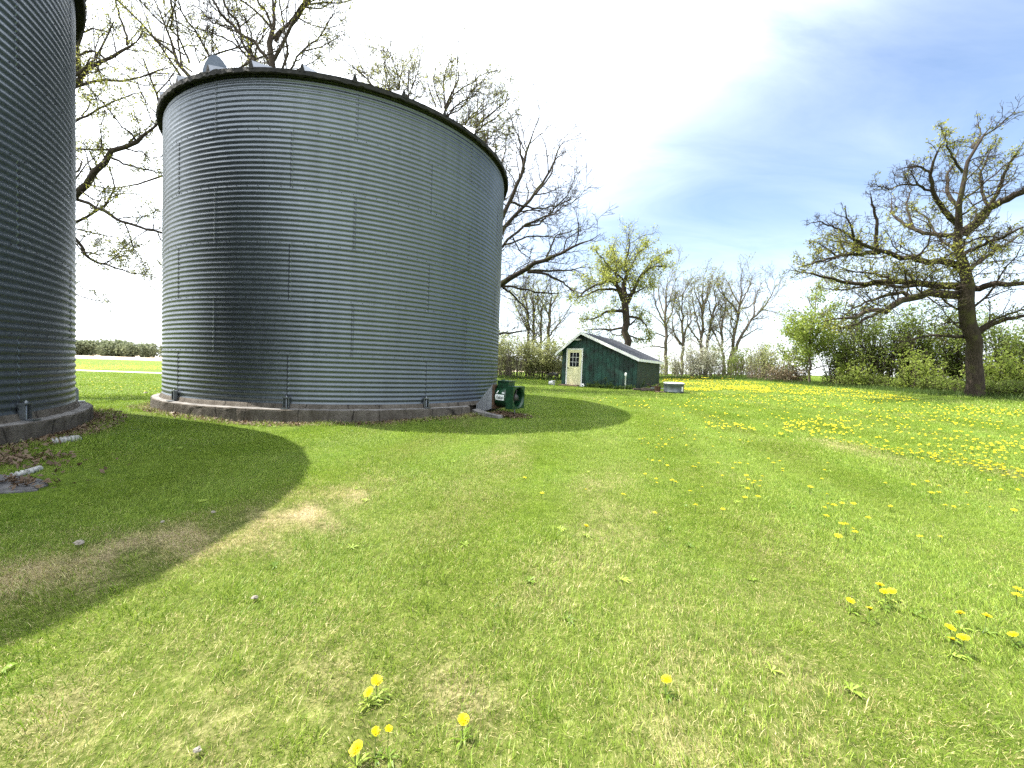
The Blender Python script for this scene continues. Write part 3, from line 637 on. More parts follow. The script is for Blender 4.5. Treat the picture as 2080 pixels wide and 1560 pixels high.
    for i in range(2):
        for (za,zb_) in ((zA+.12,zA+.42),(zA+.52,zA+.92)):
            p0=x0+.11+i*.33; p1=p0+.27; 
            dr.box((p0,-.046,za),(p0+.02,-.036,zb_),0,T).box((p1-.02,-.046,za),(p1,-.036,zb_),0,T).box((p0+.02,-.046,za),(p1-.02,-.036,za+.02),0,T).box((p0+.02,-.046,zb_-.02),(p1-.02,-.036,zb_),0,T)
            dr.box((p0+.06,-.042,za+.06),(p1-.06,-.036,zb_-.06),0,T)
    dob=dr.build('door',M['cream'],root); dob['_o']=root['_o']
    fr.build('door_frame',M['white'],dob)
    MB().box((wx0,-.028,wz0),(wx1,-.024,wz1),0,T).build('window_pane',M['glass'],dob)
    mu=MB()
    for i in (1,2):
        u=wx0+(wx1-wx0)*i/3; mu.box((u-.009,-.036,wz0),(u+.009,-.028,wz1),0,T)
        z=wz0+(wz1-wz0)*i/3
        for k in range(3):
            ua=wx0+(wx1-wx0)*k/3+(.009 if k else 0); ub=wx0+(wx1-wx0)*(k+1)/3-(.009 if k<2 else 0); mu.box((ua,-.035,z-.009),(ub,-.028,z+.009),0,T)
    mu.build('muntins',M['white'],dob)
    kp=T([(x0+.06,-.036,zA+.93)])[0]; MB().lathe([(.0,-.06),(.03,-.055),(.034,-.04),(.014,-.03),(.014,0),(.03,0)],kp,14,0,True,(n,e,up)).build('handle',M['black'],dob)
    # floodlight under the gable
    lp=T([(ur-.12,-.05,hR-.30)])[0]
    lb=MB(); Tl=lambda v:lp+v[:,0:1]*e+v[:,1:2]*n+v[:,2:3]*up
    lb.box((-.09,-.02,-.04),(.09,.03,.04),0,Tl).box((-.30,-.10,-.07),(-.06,-.02,.01),0,Tl).box((.04,-.12,-.02),(.16,-.02,.05),1,Tl)
    lb.build('floodlight',[M['white'],M['black']],root)
    # things round the shed
    st=T([(d0+.35,-.22,0)])[0]; gz=float(zg(st[0],st[1]))
    Ts=lambda v:np.array([st[0],st[1],gz])+v[:,0:1]*e+v[:,1:2]*n+v[:,2:3]*up
    tag(MB().box((-.62,-.16,-.03),(.5,.16,.075),0,Ts).box((-.6,-.17,.0),(.1,-.16,.05),0,Ts).build('doorstep',M['wood'],None,(st[0],st[1],gz)),'low weathered wooden doorstep below the cream shed door','step')
    return T,e,n
ST,Se,Sn=shed()
up=np.array([0,0,1.])
def gat(px,Y):      # ground point straight below a picture column, Y metres ahead
    p=at(px,760,Y); return np.array([p[0],p[1],float(zg(p[0],p[1]))])
# stock tank
def tank():
    g=gnd(1368,798); r=.44
    root=empty('stock_tank',tuple(g),'round galvanised stock tank with a white lid beside the shed','tank')
    MB().lathe([(r-.01,.0),(r,.02),(r,.04),(r+.018,.055),(r,.07),(r,.36),(r+.016,.375),(r,.39),(r,.44)],g,48).build('side',M['tank'],root)
    MB().lathe([(r+.005,.425),(r+.025,.43),(r+.025,.455),(r-.04,.485),(.0,.50)],g,48).build('lid',M['white'],root)
    V=[];F=[]
    for i in range(6):
        t=rad(-62+i*4.2); V+=[g+np.array([(r+.006)*math.cos(t),(r+.006)*math.sin(t),.09]),g+np.array([(r+.006)*math.cos(t),(r+.006)*math.sin(t),.30])]
    MB().add(V[:8],[(2*i,2*i+2,2*i+3,2*i+1) for i in range(3)],0).add(V[6:],[(2*i,2*i+2,2*i+3,2*i+1) for i in range(2)],1).build('sticker',[M['sticker'],M['wood']],root)
tank()
def near_shed():
    # white vent pipe
    p=ST([(3.72,-.25,0)])[0]; g=np.array([p[0],p[1],float(zg(p[0],p[1]))-.05])
    tag(MB().lathe([(.03,0),(.03,.72),(.05,.73),(.055,.78),(.05,.88),(.03,.90),(0,.905)],g,16).build('vent_pipe',M['white'],None,tuple(g)),'white plastic standpipe with a thicker cap before the green shed wall','pipe')
    p=ST([(1.44,-.35,0)])[0]; g=np.array([p[0],p[1],float(zg(p[0],p[1]))+.085]); ax=(-Sn,Se,up)
    tag(MB().lathe([(0,-.03),(.08,-.03),(.10,-.015),(.10,.012),(.085,.03),(.03,.032)],g,24,0,True,ax).lathe([(.03,.032),(.022,.005),(0,.005)],g,16,1,True,ax).build('plastic_disc',[M['white'],M['black']],None,tuple(g)),'round white plastic disc with a dark hub leaning by the shed door','disc')
    # black stand
    b=ST([(-.42,-.25,0)])[0]; g=np.array([b[0],b[1],float(zg(b[0],b[1]))])
    root=empty('metal_stand',tuple(g),'thin legged black metal stand at the left corner of the shed','stand')
    for du,dv in ((-.2,-.1),(.2,-.1),(-.2,.12),(.2,.12)):
        q=g+Se*du+Sn*dv; MB().tubes(np.array([[q-up*.05,q+up*.62]]),np.array([[.012,.01]]),6).build('leg',M['black'],root)
    t=np.linspace(-1,1,9); m=MB(); V=[]
    for x in t:
        for v,w in ((-.13,.0),(-.13,.11),(.15,.11),(.15,.0)): V.append(g+Se*(.25*x)+Sn*v+up*(.50+w+.07*(1-x*x)))
    m.add(V,[(4*i+k,4*i+4+k,4*i+4+(k+1)%4,4*i+(k+1)%4) for i in range(8) for k in range(4)]+[(0,1,2,3),(35,34,33,32)],0); m.build('top',M['black'],root)
    m=MB()
    for dv in (-.1,.12): m.tubes(np.array([[g+Se*-.2+Sn*dv+up*.22,g+Se*.2+Sn*dv+up*.22]]),np.array([[.008,.008]]),6)
    m.build('cross_bar',M['black'],root)
    q=g+Se*.12-Sn*.18; q[2]=float(zg(q[0],q[1]))
    tag(MB().lathe([(.10,0),(.13,.22),(.14,.22),(.14,.245),(.12,.245),(.11,.2),(0,.19)],q,24).build('plastic_pail',M['white'],None,tuple(q)),'upright white plastic pail at the foot of the black stand','pail')
    q=g+Se*-.02-Sn*.42; q[2]=float(zg(q[0],q[1]))+.10
    tag(MB().lathe([(0,0),(.10,0),(.12,.2),(.135,.2),(.135,.22),(.11,.22),(.09,.02),(0,.02)],q,24,0,True,(Se*.9+Sn*.43,up,np.cross(Se*.9+Sn*.43,up))).build('tipped_pail',M['white'],None,tuple(q)),'white pail tipped on its side in the grass left of the shed','pail')
    # debris at the right corner
    b=ST([(4.35,.1,0)])[0]
    def L(px,Y,dz=0): g=gat(px,Y); g[2]+=dz; return g
    q=L(1337,19.6); tag(MB().lathe([(.12,0),(.15,.27),(.157,.28),(.14,.28),(.125,.05),(0,.04)],q,24).build('rusty_bucket',M['rust'],None,tuple(q)),'rusty metal bucket standing in the debris between shed and tank','bucket')
    for i,(px,Y,ln,an,r,lab) in enumerate(((1305,20.6,.9,.2,.06,'dark log lying nearest the corner of the green shed'),(1322,20.2,.8,-.5,.055,'dark log crossing the scrap pile behind the rusty bucket'),(1318,19.8,.7,.1,.05,'thin dark log at the front of the scrap pile'))):
        q=L(px,Y,r); d=np.array([math.cos(an),math.sin(an),.06]); k=np.linspace(-.5,.5,6)
        P=np.array([q+d*ln*x+np.array([0,0,.02*math.sin(9*x+i)]) for x in k]); tag(MB().tubes(P,np.full(6,r)*np.array([1,.95,1.05,1,.95,.9]),9,0,True).build('log',M['bark_d'],None,tuple(q)),lab,'log','logs in the scrap pile')
    q=L(1328,20.0,.16); k=np.linspace(-1,1,7); P=np.array([q+np.array([.30*x,.05*x,.16*x*x+.05]) for x in k]); tag(MB().tubes(P,np.full(7,.035),8,0,True).build('bent_branch',M['bark_d'],None,tuple(q)),'bent dark branch end curving up from the scrap pile','branch')
    q=L(1352,19.3,.03); Tq=lambda v:q+v[:,0:1]*np.array([.97,-.24,0])+v[:,1:2]*np.array([.24,.97,0])+v[:,2:3]*up
    tag(MB().box((-.4,-.07,-.02),(.4,.07,.022),0,Tq).box((-.41,-.065,.0),(-.4,.06,.02),0,Tq).build('board',M['wood'],None,tuple(q)),'short tan wooden board lying on the grass before the stock tank','board')
    q=L(1346,20.3,.05); Tq2=lambda v:q+v[:,0:1]*np.array([.98,-.2,0])+v[:,1:2]*np.array([.2,.98,0])+v[:,2:3]*up
    tag(MB().tubes(np.array([[q+np.array([-.5,.12,.06]),q+np.array([0,0,.05]),q+np.array([.45,-.08,.02])]]),np.array([[.02,.02,.02]]),8,0,True).build('pipe',M['galv2'],None,tuple(q)),'grey pipe lying between the rusty bucket and the stock tank','pipe')
near_shed()
# ------------------------------------------------------------------ small things by the bins
def leaf_pile(name,spots,n,label):
    rs=np.random.default_rng(len(name)+n); V=[];F=[];k=0
    for i in range(n):
        x,y,h=spots(rs); z=float(zg(x,y))+h; s=.015+.024*rs.random(); a=rs.random()*6.28; ti=rs.normal(0,.5,2)
        d=np.array([math.cos(a),math.sin(a),ti[0]]); w=np.array([-math.sin(a),math.cos(a),ti[1]])*.55; c=np.array([x,y,z])
        V+=[c-d*s,c+w*s+up*.008,c+d*s+up*.012*ti[0],c-w*s+up*.004]; F.append((k,k+1,k+2,k+3)); k+=4
    return tag(MB().add(V,F,0).build(name,M['litter']),label,'leaves',kind='stuff')
def ring_spot(C,a0,a1,w,hh=.03):
    def f(rs):
        a=rad(rs.uniform(a0,a1)); r=4.82+w*rs.random()**1.7; return C[0]+r*math.sin(a),C[1]+r*math.cos(a),hh*rs.random()+.012
    return f
leaf_pile('leaf_litter',ring_spot(C2,112,300,.38),2600,'strip of dry brown leaves along the foot of the whole bin')
leaf_pile('leaf_litter',ring_spot(C1,30,110,.40),1500,'strip of dry brown leaves along the foot of the cut off bin')
gA=gnd(1020,846)
def fp(rs):
    x=gA[0]+rs.normal(.1,.30); y=gA[1]+.12+rs.normal(0,.22); r=np.hypot(x-gA[0],y-gA[1]); return x,y,max(0,.13*(1-r/.6))*rs.random()**.5+.012
leaf_pile('leaf_heap',fp,1500,'heap of brown dead leaves under the green fan')
gB=gnd(15,935)
leaf_pile('leaf_drift',lambda rs:(gB[0]+rs.normal(-.15,.42),gB[1]+rs.normal(0,.20),.012+.03*rs.random()),520,'drift of pale dry leaves beside the left bin footing')
gC=gnd(52,985)
leaf_pile('leaf_scatter',lambda rs:(gC[0]+rs.normal(0,.13),gC[1]+rs.normal(0,.08),.03+.02*rs.random()),70,'few curled brown leaves on the edge of the grey slab')
def small_things():
    # ribbed drain pipes
    for (pa,pb,lab,r) in (((106,900),(157,893),'short white ribbed drain pipe lying flat in the grass by the left bin',.048),((22,968),(80,952),'half buried white ribbed pipe curving out of the leaves by the grey slab',.028)):
        a=gnd(*pa);b=gnd(*pb); n=90; t=np.linspace(0,1,n); P=a+(b-a)*t[:,None]; P[:,2]=zg(P[:,0],P[:,1])+r*.05+.012*np.sin(t*3.1); bow=np.cross((b-a)/np.linalg.norm(b-a),up); P+=bow*(.05*np.sin(t*math.pi))[:,None]
        rr=r*(1+.22*np.sign(np.sin(t*math.pi*2*9))); c=P[n//2]
        tag(MB().tubes(P,rr,14,0,True).build('drain_pipe',M['pvc'],None,tuple(c)),lab,'pipe','white ribbed drain pipes')
    g=SLAB; n=26; V=[];a=np.linspace(0,2*math.pi,n,endpoint=False); rs=np.random.default_rng(3); rr=.33*(1+.10*np.sin(2*a+.4)+.03*rs.normal(0,1,n))
    ringp=[(g[0]+r*math.cos(t)*1.15,g[1]+r*math.sin(t)*.78) for r,t in zip(rr,a)]
    V=[(x,y,float(zg(x,y))-.05) for x,y in ringp]+[(x,y,float(zg(x,y))+.012) for x,y in ringp]+[(g[0]+(x-g[0])*.96,g[1]+(y-g[1])*.96,float(zg(x,y))+.018) for x,y in ringp]
    F=[(i,(i+1)%n,n+(i+1)%n,n+i) for i in range(n)]+[(n+i,n+(i+1)%n,2*n+(i+1)%n,2*n+i) for i in range(n)]+[tuple(2*n+i for i in range(n))]
    tag(MB().add(V,F,0).build('concrete_slab',M['slab'],None,tuple(g)),'flat grey concrete slab at the left edge of the photo','slab')
    # splash blocks at the duct
    for px,Y,an,sz,lab in ((1000,10.30,-.5,(.30,.11,.05),'long grey concrete block sloping out from under the fan duct'),(975,10.55,-.9,(.17,.10,.07),'broken pale concrete lump at the end of the bin footing')):
        q=gat(px,Y); q[2]+=.03; d=np.array([math.cos(an),math.sin(an),-.12]); s=np.array([-math.sin(an),math.cos(an),0])
        Tq=lambda v:q+v[:,0:1]*d+v[:,1:2]*s+v[:,2:3]*up
        rs=np.random.default_rng(int(px)); m=MB(); m.box((-sz[0],-sz[1],-.08),(sz[0],sz[1],sz[2]),0,lambda v:Tq(v+rs.normal(0,.012,v.shape)))
        m.box((-sz[0]*.9,-sz[1]*.3,sz[2]*.98),(sz[0]*.9,sz[1]*.25,sz[2]*1.06),0,lambda v:Tq(v+rs.normal(0,.006,v.shape)))
        tag(m.build('concrete_block',M['conc_top'],None,tuple(q)),lab,'block')
    for px,py,s,lab in ((162,1111,.026,'pale lump of stone on the dry ground in the bin shadow'),(518,1222,.014,'small whitish stone in sunny grass just outside the shadow'),(400,1537,.011,'tiny white pebble near the bottom edge of the lawn'),(1066,845,.025,'small white stone in the shaded grass right of the fan'),(433,1046,.014,'small pale stone on the bare patch inside the shadow'),(330,1066,.012,'little grey stone left of the bare patch in the shadow'),(296,800,.05,'pale forked wood scrap on the grass between the two bins')):
        g=gnd(px,py); rs=np.random.default_rng(px); V=[];n,k=9,6
        for i in range(k+1):
            for j in range(n):
                t=math.pi*i/k; p=2*math.pi*j/n; w=1+.22*rs.normal()*(0<i<k); V.append(g+np.array([s*1.25*w*math.sin(t)*math.cos(p),s*w*math.sin(t)*math.sin(p),s*.7*w*math.cos(t)+s*.45+.02]))
        F=[(i*n+j,(i+1)*n+j,(i+1)*n+(j+1)%n,i*n+(j+1)%n) for i in range(k) for j in range(n)]
        tag(MB().add(V,F,0,False).build('stone',M['stone'],None,tuple(g)),lab,'stone','pale stones in the lawn')
small_things()
# ------------------------------------------------------------------ trees
def resample(P,R,k,wob,rs):
    P=np.asarray(P,float); s=np.concatenate([[0],np.cumsum(np.linalg.norm(np.diff(P,axis=0),axis=1))]); t=np.linspace(0,s[-1],k)
    Q=np.stack([np.interp(t,s,P[:,i]) for i in range(3)],1); Rr=np.interp(t,s,R if len(R)==len(P) else np.interp(s/s[-1],np.linspace(0,1,len(R)),R)); Rr=Rr*np.interp(np.linspace(0,1,k),[0,.8,1],[1,1,.45])
    # smooth once, then wobble
    Q[1:-1]=.5*Q[1:-1]+.25*(Q[:-2]+Q[2:])
    w=rs.normal(0,1,(k,3)); w[0]=0; Q+=w*wob*s[-1]/k
    return Q,Rr
def grow(P,Rr,rs,dens,nmin,nmax,t0,ang,lenr,fall,K,wig,upw,rmax,tmin=.0,bias=None,lmin=.12,t1=.98):
    n,kp=P.shape[:2]; seg=np.linalg.norm(np.diff(P,axis=1),axis=2); pl=seg.sum(1)
    c=np.clip((pl*dens*rs.uniform(.8,1.2,n)).astype(int),nmin,nmax); idx=np.repeat(np.arange(n),c); m=len(idx)
    first=np.concatenate([[0],np.cumsum(c)[:-1]]); loc=np.arange(m)-np.repeat(first,c)
    t=t0+(t1-t0)*(loc+rs.random(m))/np.repeat(c,c)
    f=t*(kp-1); i=np.minimum(f.astype(int),kp-2); u=(f-i)[:,None]
    p=P[idx,i]*(1-u)+P[idx,i+1]*u; tan=P[idx,i+1]-P[idx,i]; tan/=np.linalg.norm(tan,axis=1,keepdims=True)+1e-9
    pr=(Rr[idx,i]*(1-u[:,0])+Rr[idx,i+1]*u[:,0])
    v=rs.normal(0,1,(m,3)); 
    if bias is not None: v+=bias
    v-=tan*np.sum(v*tan,1,keepdims=True); v/=np.linalg.norm(v,axis=1,keepdims=True)+1e-9
    a=np.radians(rs.uniform(*ang,m))[:,None]; d=np.cos(a)*tan+np.sin(a)*v
    L=np.maximum(pl[idx]*rs.uniform(*lenr,m)*(1-fall*t),lmin); st=(L/(K-1))[:,None]
    Q=np.empty((m,K,3)); Q[:,0]=p
    for k in range(1,K):
        d=d+rs.normal(0,wig,(m,3))+np.array([0,0,upw]); d/=np.linalg.norm(d,axis=1,keepdims=True); Q[:,k]=Q[:,k-1]+d*st
    r0=np.maximum(np.minimum(pr*.72,rmax*L),tmin); rad_=r0[:,None]*np.linspace(1,.28,K); rad_=np.maximum(rad_,tmin*.8)
    return Q,rad_
def leaves(P,rs,n,t0,size,asp=.5,jit=.05,keep=None):
    m,k=P.shape[:2]
    if m==0: return None
    idx=np.repeat(np.arange(m),n); t=t0+(1-t0)*rs.random(len(idx)); f=t*(k-1); i=np.minimum(f.astype(int),k-2); u=(f-i)[:,None]
    p=P[idx,i]*(1-u)+P[idx,i+1]*u+rs.normal(0,jit,(len(idx),3))
    if keep is not None: p=p[keep(p,rs)]
    q=len(p); d=rs.normal(0,1,(q,3)); d/=np.linalg.norm(d,axis=1,keepdims=True); w=np.cross(d,rs.normal(0,1,(q,3))); w/=np.linalg.norm(w,axis=1,keepdims=True)
    s=(size*rs.uniform(.6,1.4,q))[:,None]
    V=np.stack([p,p+d*s*.5+w*s*asp*.5,p+d*s,p+d*s*.5-w*s*asp*.5],1).reshape(-1,3)
    return V,np.arange(q*4).reshape(-1,4)
def clump(sc,thr,seed):
    """leafy and bare zones through a crown"""
    r=np.random.default_rng(seed); k=r.normal(0,1,(6,3))*sc; ph=r.random(6)*6.28
    def f(p,rs): return (np.sin(p@k.T+ph).sum(1)/2.4+rs.normal(0,.35,len(p)))>thr
    return f
def tree(name,label,cat,limbs,lv,leaf,bark,lmat,seed,group=None,base=None,hint=1.):
    rs=np.random.default_rng(seed); wood=MB(); P0=[];R0=[]
    for pts,r0,r1 in limbs:
        Q,q=resample(pts,[r0,r1] if not isinstance(r0,(list,tuple)) else r0,16,.10*hint,rs); P0.append(Q);R0.append(q)
    P0=np.array(P0);R0=np.array(R0)
    if base is None: b=P0[0,0]; base=(b[0],b[1],float(zg(b[0],b[1])))
    # root flare
    R0[0,0]*=1.12
    root=empty(name,tuple(base),label,cat,group)
    wood.tubes(P0,R0,9)
    P,Rr=P0,R0; allp=[P0]
    for j,kw in enumerate(lv):
        P,Rr=grow(P,Rr,rs,**kw); wood.tubes(P,Rr,5 if j==0 else (4 if j==1 else 3)); allp.append(P)
    wood.build('trunk',bark,root)
    mb=MB(); any_=False
    for (lev,n,t0,size,asp,jit,keep) in leaf:
        r=leaves(allp[lev],rs,n,t0,size,asp,jit,keep)
        if r is not None and len(r[1]): mb.add(r[0],r[1]); any_=True
    if any_: mb.build('crown',lmat,root)
    return root
def PX(L,Y0,Y1=None,base=False):
    n=len(L); Y1=Y0 if Y1 is None else Y1; o=[]
    for i,(x,y) in enumerate(L): o.append(at(x,y,Y0+(Y1-Y0)*i/max(n-1,1)))
    if base: o[0][2]=float(zg(o[0][0],o[0][1]))-.15; 
    return np.array(o)
G=dict
# ---- great oak on the right
def big_oak():
    Y=17.9; r=lambda w:w*Y/FPX/2*.70
    tr=PX([(1980,812),(1976,745),(1974,690),(1971,640),(1966,600),(1960,560),(1953,520),(1947,480),(1949,440),(1946,405),(1955,350),(1975,300),(2010,258),(2066,230)],Y,Y-1.5,True)
    L=[(tr,[r(41),r(36),r(34),r(36),r(33),r(24),r(20),r(18),r(15),r(12),r(9),r(7),r(4),r(2)],0)]
    def lb(pts,w0,w1,dy): L.append((PX(pts,Y,Y+dy),r(w0)*1.38,r(w1)*1.15))
    lb([(1966,606),(1925,593),(1880,598),(1848,604),(1815,624),(1780,630),(1740,640),(1700,648),(1672,655)],20,4,-2.2)
    lb([(1848,604),(1838,593),(1812,597),(1770,610),(1738,624),(1715,640)],9,2.5,.5)
    lb([(1790,629),(1752,652),(1722,667),(1690,660)],7,2,-1.5)
    lb([(1964,586),(1920,582),(1870,578),(1820,570),(1775,572),(1738,580),(1690,562),(1640,557),(1602,548)],17,2.5,1.8)
    lb([(1870,578),(1830,585),(1790,575),(1720,590),(1660,585)],8,2,2.5)
    lb([(1958,555),(1930,532),(1882,526),(1832,522),(1785,513),(1752,502),(1733,478),(1718,440),(1712,418)],15,3,-2.5)
    lb([(1785,513),(1778,490),(1782,458),(1774,420),(1766,388)],9,2.5,-.5)
    lb([(1785,513),(1742,517),(1700,520),(1652,532),(1612,546)],9,2.,-2.)
    lb([(1735,480),(1700,465),(1665,450),(1635,455)],5,1.5,-1.)
    lb([(1948,475),(1900,478),(1862,470),(1830,452),(1810,430),(1812,400)],10,2.5,2.5)
    lb([(1946,455),(1920,432),(1897,392),(1889,350),(1906,300),(1926,280)],12,3,-1.5)
    lb([(1889,350),(1862,336),(1832,342)],5,2,-.8)
    lb([(1948,420),(1925,395),(1920,360),(1940,330),(1945,300)],8,2.5,1.5)
    lb([(1955,475),(1985,452),(2012,418),(2050,402),(2082,386),(2130,360)],19,10,-2.)
    lb([(2012,418),(2030,380),(2045,340),(2080,290)],8,3,-1.)
    lb([(1966,586),(1990,588),(2010,575),(2050,580),(2095,572),(2150,560)],14,6,-1.5)
    lb([(1985,678),(2010,660),(2040,650),(2085,640),(2140,630)],11,5,-1.)
    lb([(1966,686),(1930,682),(1885,683),(1850,690),(1828,696)],8,2,-.5)
    lb([(1958,560),(1990,530),(2030,505),(2080,470)],10,4,2.)
    lb([(1952,520),(1990,500),(2040,480),(2090,455)],8,4,-3.)
    lb([(1950,510),(1915,495),(1880,440),(1850,420)],7,2,3.)
    lb([(1897,392),(1852,372),(1805,384),(1772,372)],5,1.5,-1.5); lb([(1955,350),(1930,312),(1916,272),(1908,252)],5,1.5,-1.)
    lb([(1975,300),(1992,272),(1985,240)],4,1.5,.5); lb([(2010,420),(1988,372),(2000,330),(2022,288)],6,1.8,1.); lb([(1862,470),(1838,424),(1852,388),(1838,360)],5,1.5,1.5)
    lb([(1700,520),(1672,500),(1650,488)],4,1.3,-.5); lb([(1752,502),(1720,492),(1690,490),(1668,480)],5,1.4,1.); lb([(1820,570),(1780,556),(1730,552),(1690,535)],6,1.6,1.)
    lv=[G(dens=5.5,nmin=7,nmax=30,t0=.2,ang=(28,75),lenr=(.17,.36),fall=.74,K=8,wig=.30,upw=.09,rmax=.018,tmin=.011),
        G(dens=6.5,nmin=4,nmax=11,t0=.2,ang=(25,70),lenr=(.28,.55),fall=.3,K=6,wig=.32,upw=.06,rmax=.02,tmin=.0075),
        G(dens=8,nmin=2,nmax=5,t0=.25,ang=(25,70),lenr=(.35,.65),fall=.2,K=4,wig=.3,upw=.05,rmax=.02,tmin=.005,lmin=.16)]
    kp=clump(1.3,.28,4); lowk=lambda p,rs:kp(p,rs)|((np.abs(p[:,2]-(E+4.7))<.75)&(p[:,0]>13.)&(rs.random(len(p))<.95))
    return tree('oak_tree','huge spreading oak with thick trunk at the right edge of the lawn','tree',L,lv,[(3,2,.5,.095,.5,.04,lowk),(2,2,.7,.085,.5,.04,lowk)],M['bark'],M['lf_oak'],101)
big_oak()
# ---- bare limbed tree whose trunk hides behind the whole bin, limbs reaching out right
def mid_bare():
    Y=20.; r=lambda w:w*Y/FPX/2
    L=[(PX([(955,800),(957,700),(960,600),(968,500),(975,430),(985,340),(990,280)],Y,Y,True),[r(26),r(22),r(19),r(15),r(11),r(7),r(3)],0)]
    def lb(p,w0,w1,dy=0): L.append((PX(p,Y,Y+dy),r(w0),r(w1)))
    lb([(964,560),(1000,470),(1024,432),(1040,398),(1055,362),(1062,330),(1075,290),(1095,240)],13,2.5,-1)
    lb([(1055,362),(1066,345),(1058,318),(1056,290),(1050,255)],5,1.5)
    lb([(964,560),(1000,500),(1024,468),(1052,428),(1088,394),(1118,345),(1138,295),(1160,272)],11,2,1)
    lb([(1088,394),(1120,355),(1125,325),(1160,300)],4,1.3)
    lb([(962,600),(1000,520),(1022,498),(1060,460),(1105,440),(1140,425),(1180,395)],8,1.8,-1.5)
    lb([(1060,460),(1095,458),(1130,420),(1160,385),(1170,345)],4,1.3,1)
    lb([(1035,410),(1060,418),(1095,425),(1130,418),(1170,400)],5,1.3,.6)
    lb([(1022,498),(1060,486),(1090,477),(1140,485),(1160,480)],4,1.2,1.)
    lb([(1042,482),(1055,510),(1085,530)],3,1.,.5)
    lb([(960,625),(995,590),(1019,575),(1050,558),(1078,543),(1108,528),(1142,510),(1185,497),(1222,478)],15,2.,-2.5)
    lb([(1108,528),(1120,500),(1128,478),(1160,470),(1180,460)],4,1.2)
    lb([(1145,510),(1150,485),(1175,470),(1200,462)],3,1.)
    lb([(1072,550),(1110,549),(1150,549),(1190,543)],6,1.6,-1)
    lb([(1072,553),(1112,556),(1140,572),(1165,590),(1180,598)],6,1.6,-2)
    lb([(960,640),(1000,590),(1022,578),(1062,588),(1100,593),(1125,598),(1160,590)],7,1.6,.5)
    lb([(1020,582),(1048,605),(1070,630),(1078,655)],5,1.3,.8)
    lb([(958,700),(1000,678),(1030,676),(1055,672),(1086,666)],7,1.6,-1)
    lb([(985,340),(960,300),(940,270)],5,2); lb([(975,430),(1000,380),(1020,330),(1028,290)],6,1.6)
    lv=[G(dens=5,nmin=6,nmax=16,t0=.25,ang=(22,60),lenr=(.16,.36),fall=.3,K=7,wig=.2,upw=.05,rmax=.014,tmin=.010),
        G(dens=6,nmin=3,nmax=8,t0=.2,ang=(22,60),lenr=(.3,.6),fall=.3,K=5,wig=.22,upw=.05,rmax=.014,tmin=.008),
        G(dens=6,nmin=2,nmax=4,t0=.3,ang=(20,55),lenr=(.35,.6),fall=.2,K=3,wig=.2,upw=.04,rmax=.014,tmin=.006,lmin=.12)]
    tree('bare_tree','nearly leafless tree reaching out from behind the right edge of the bin','tree',L,lv,[(3,1,.5,.06,.5,.03,clump(1.1,1.15,8)),(1,3,.2,.08,.6,.05,clump(1.,1.25,9))],M['bark'],M['lf_yel'],202)
mid_bare()
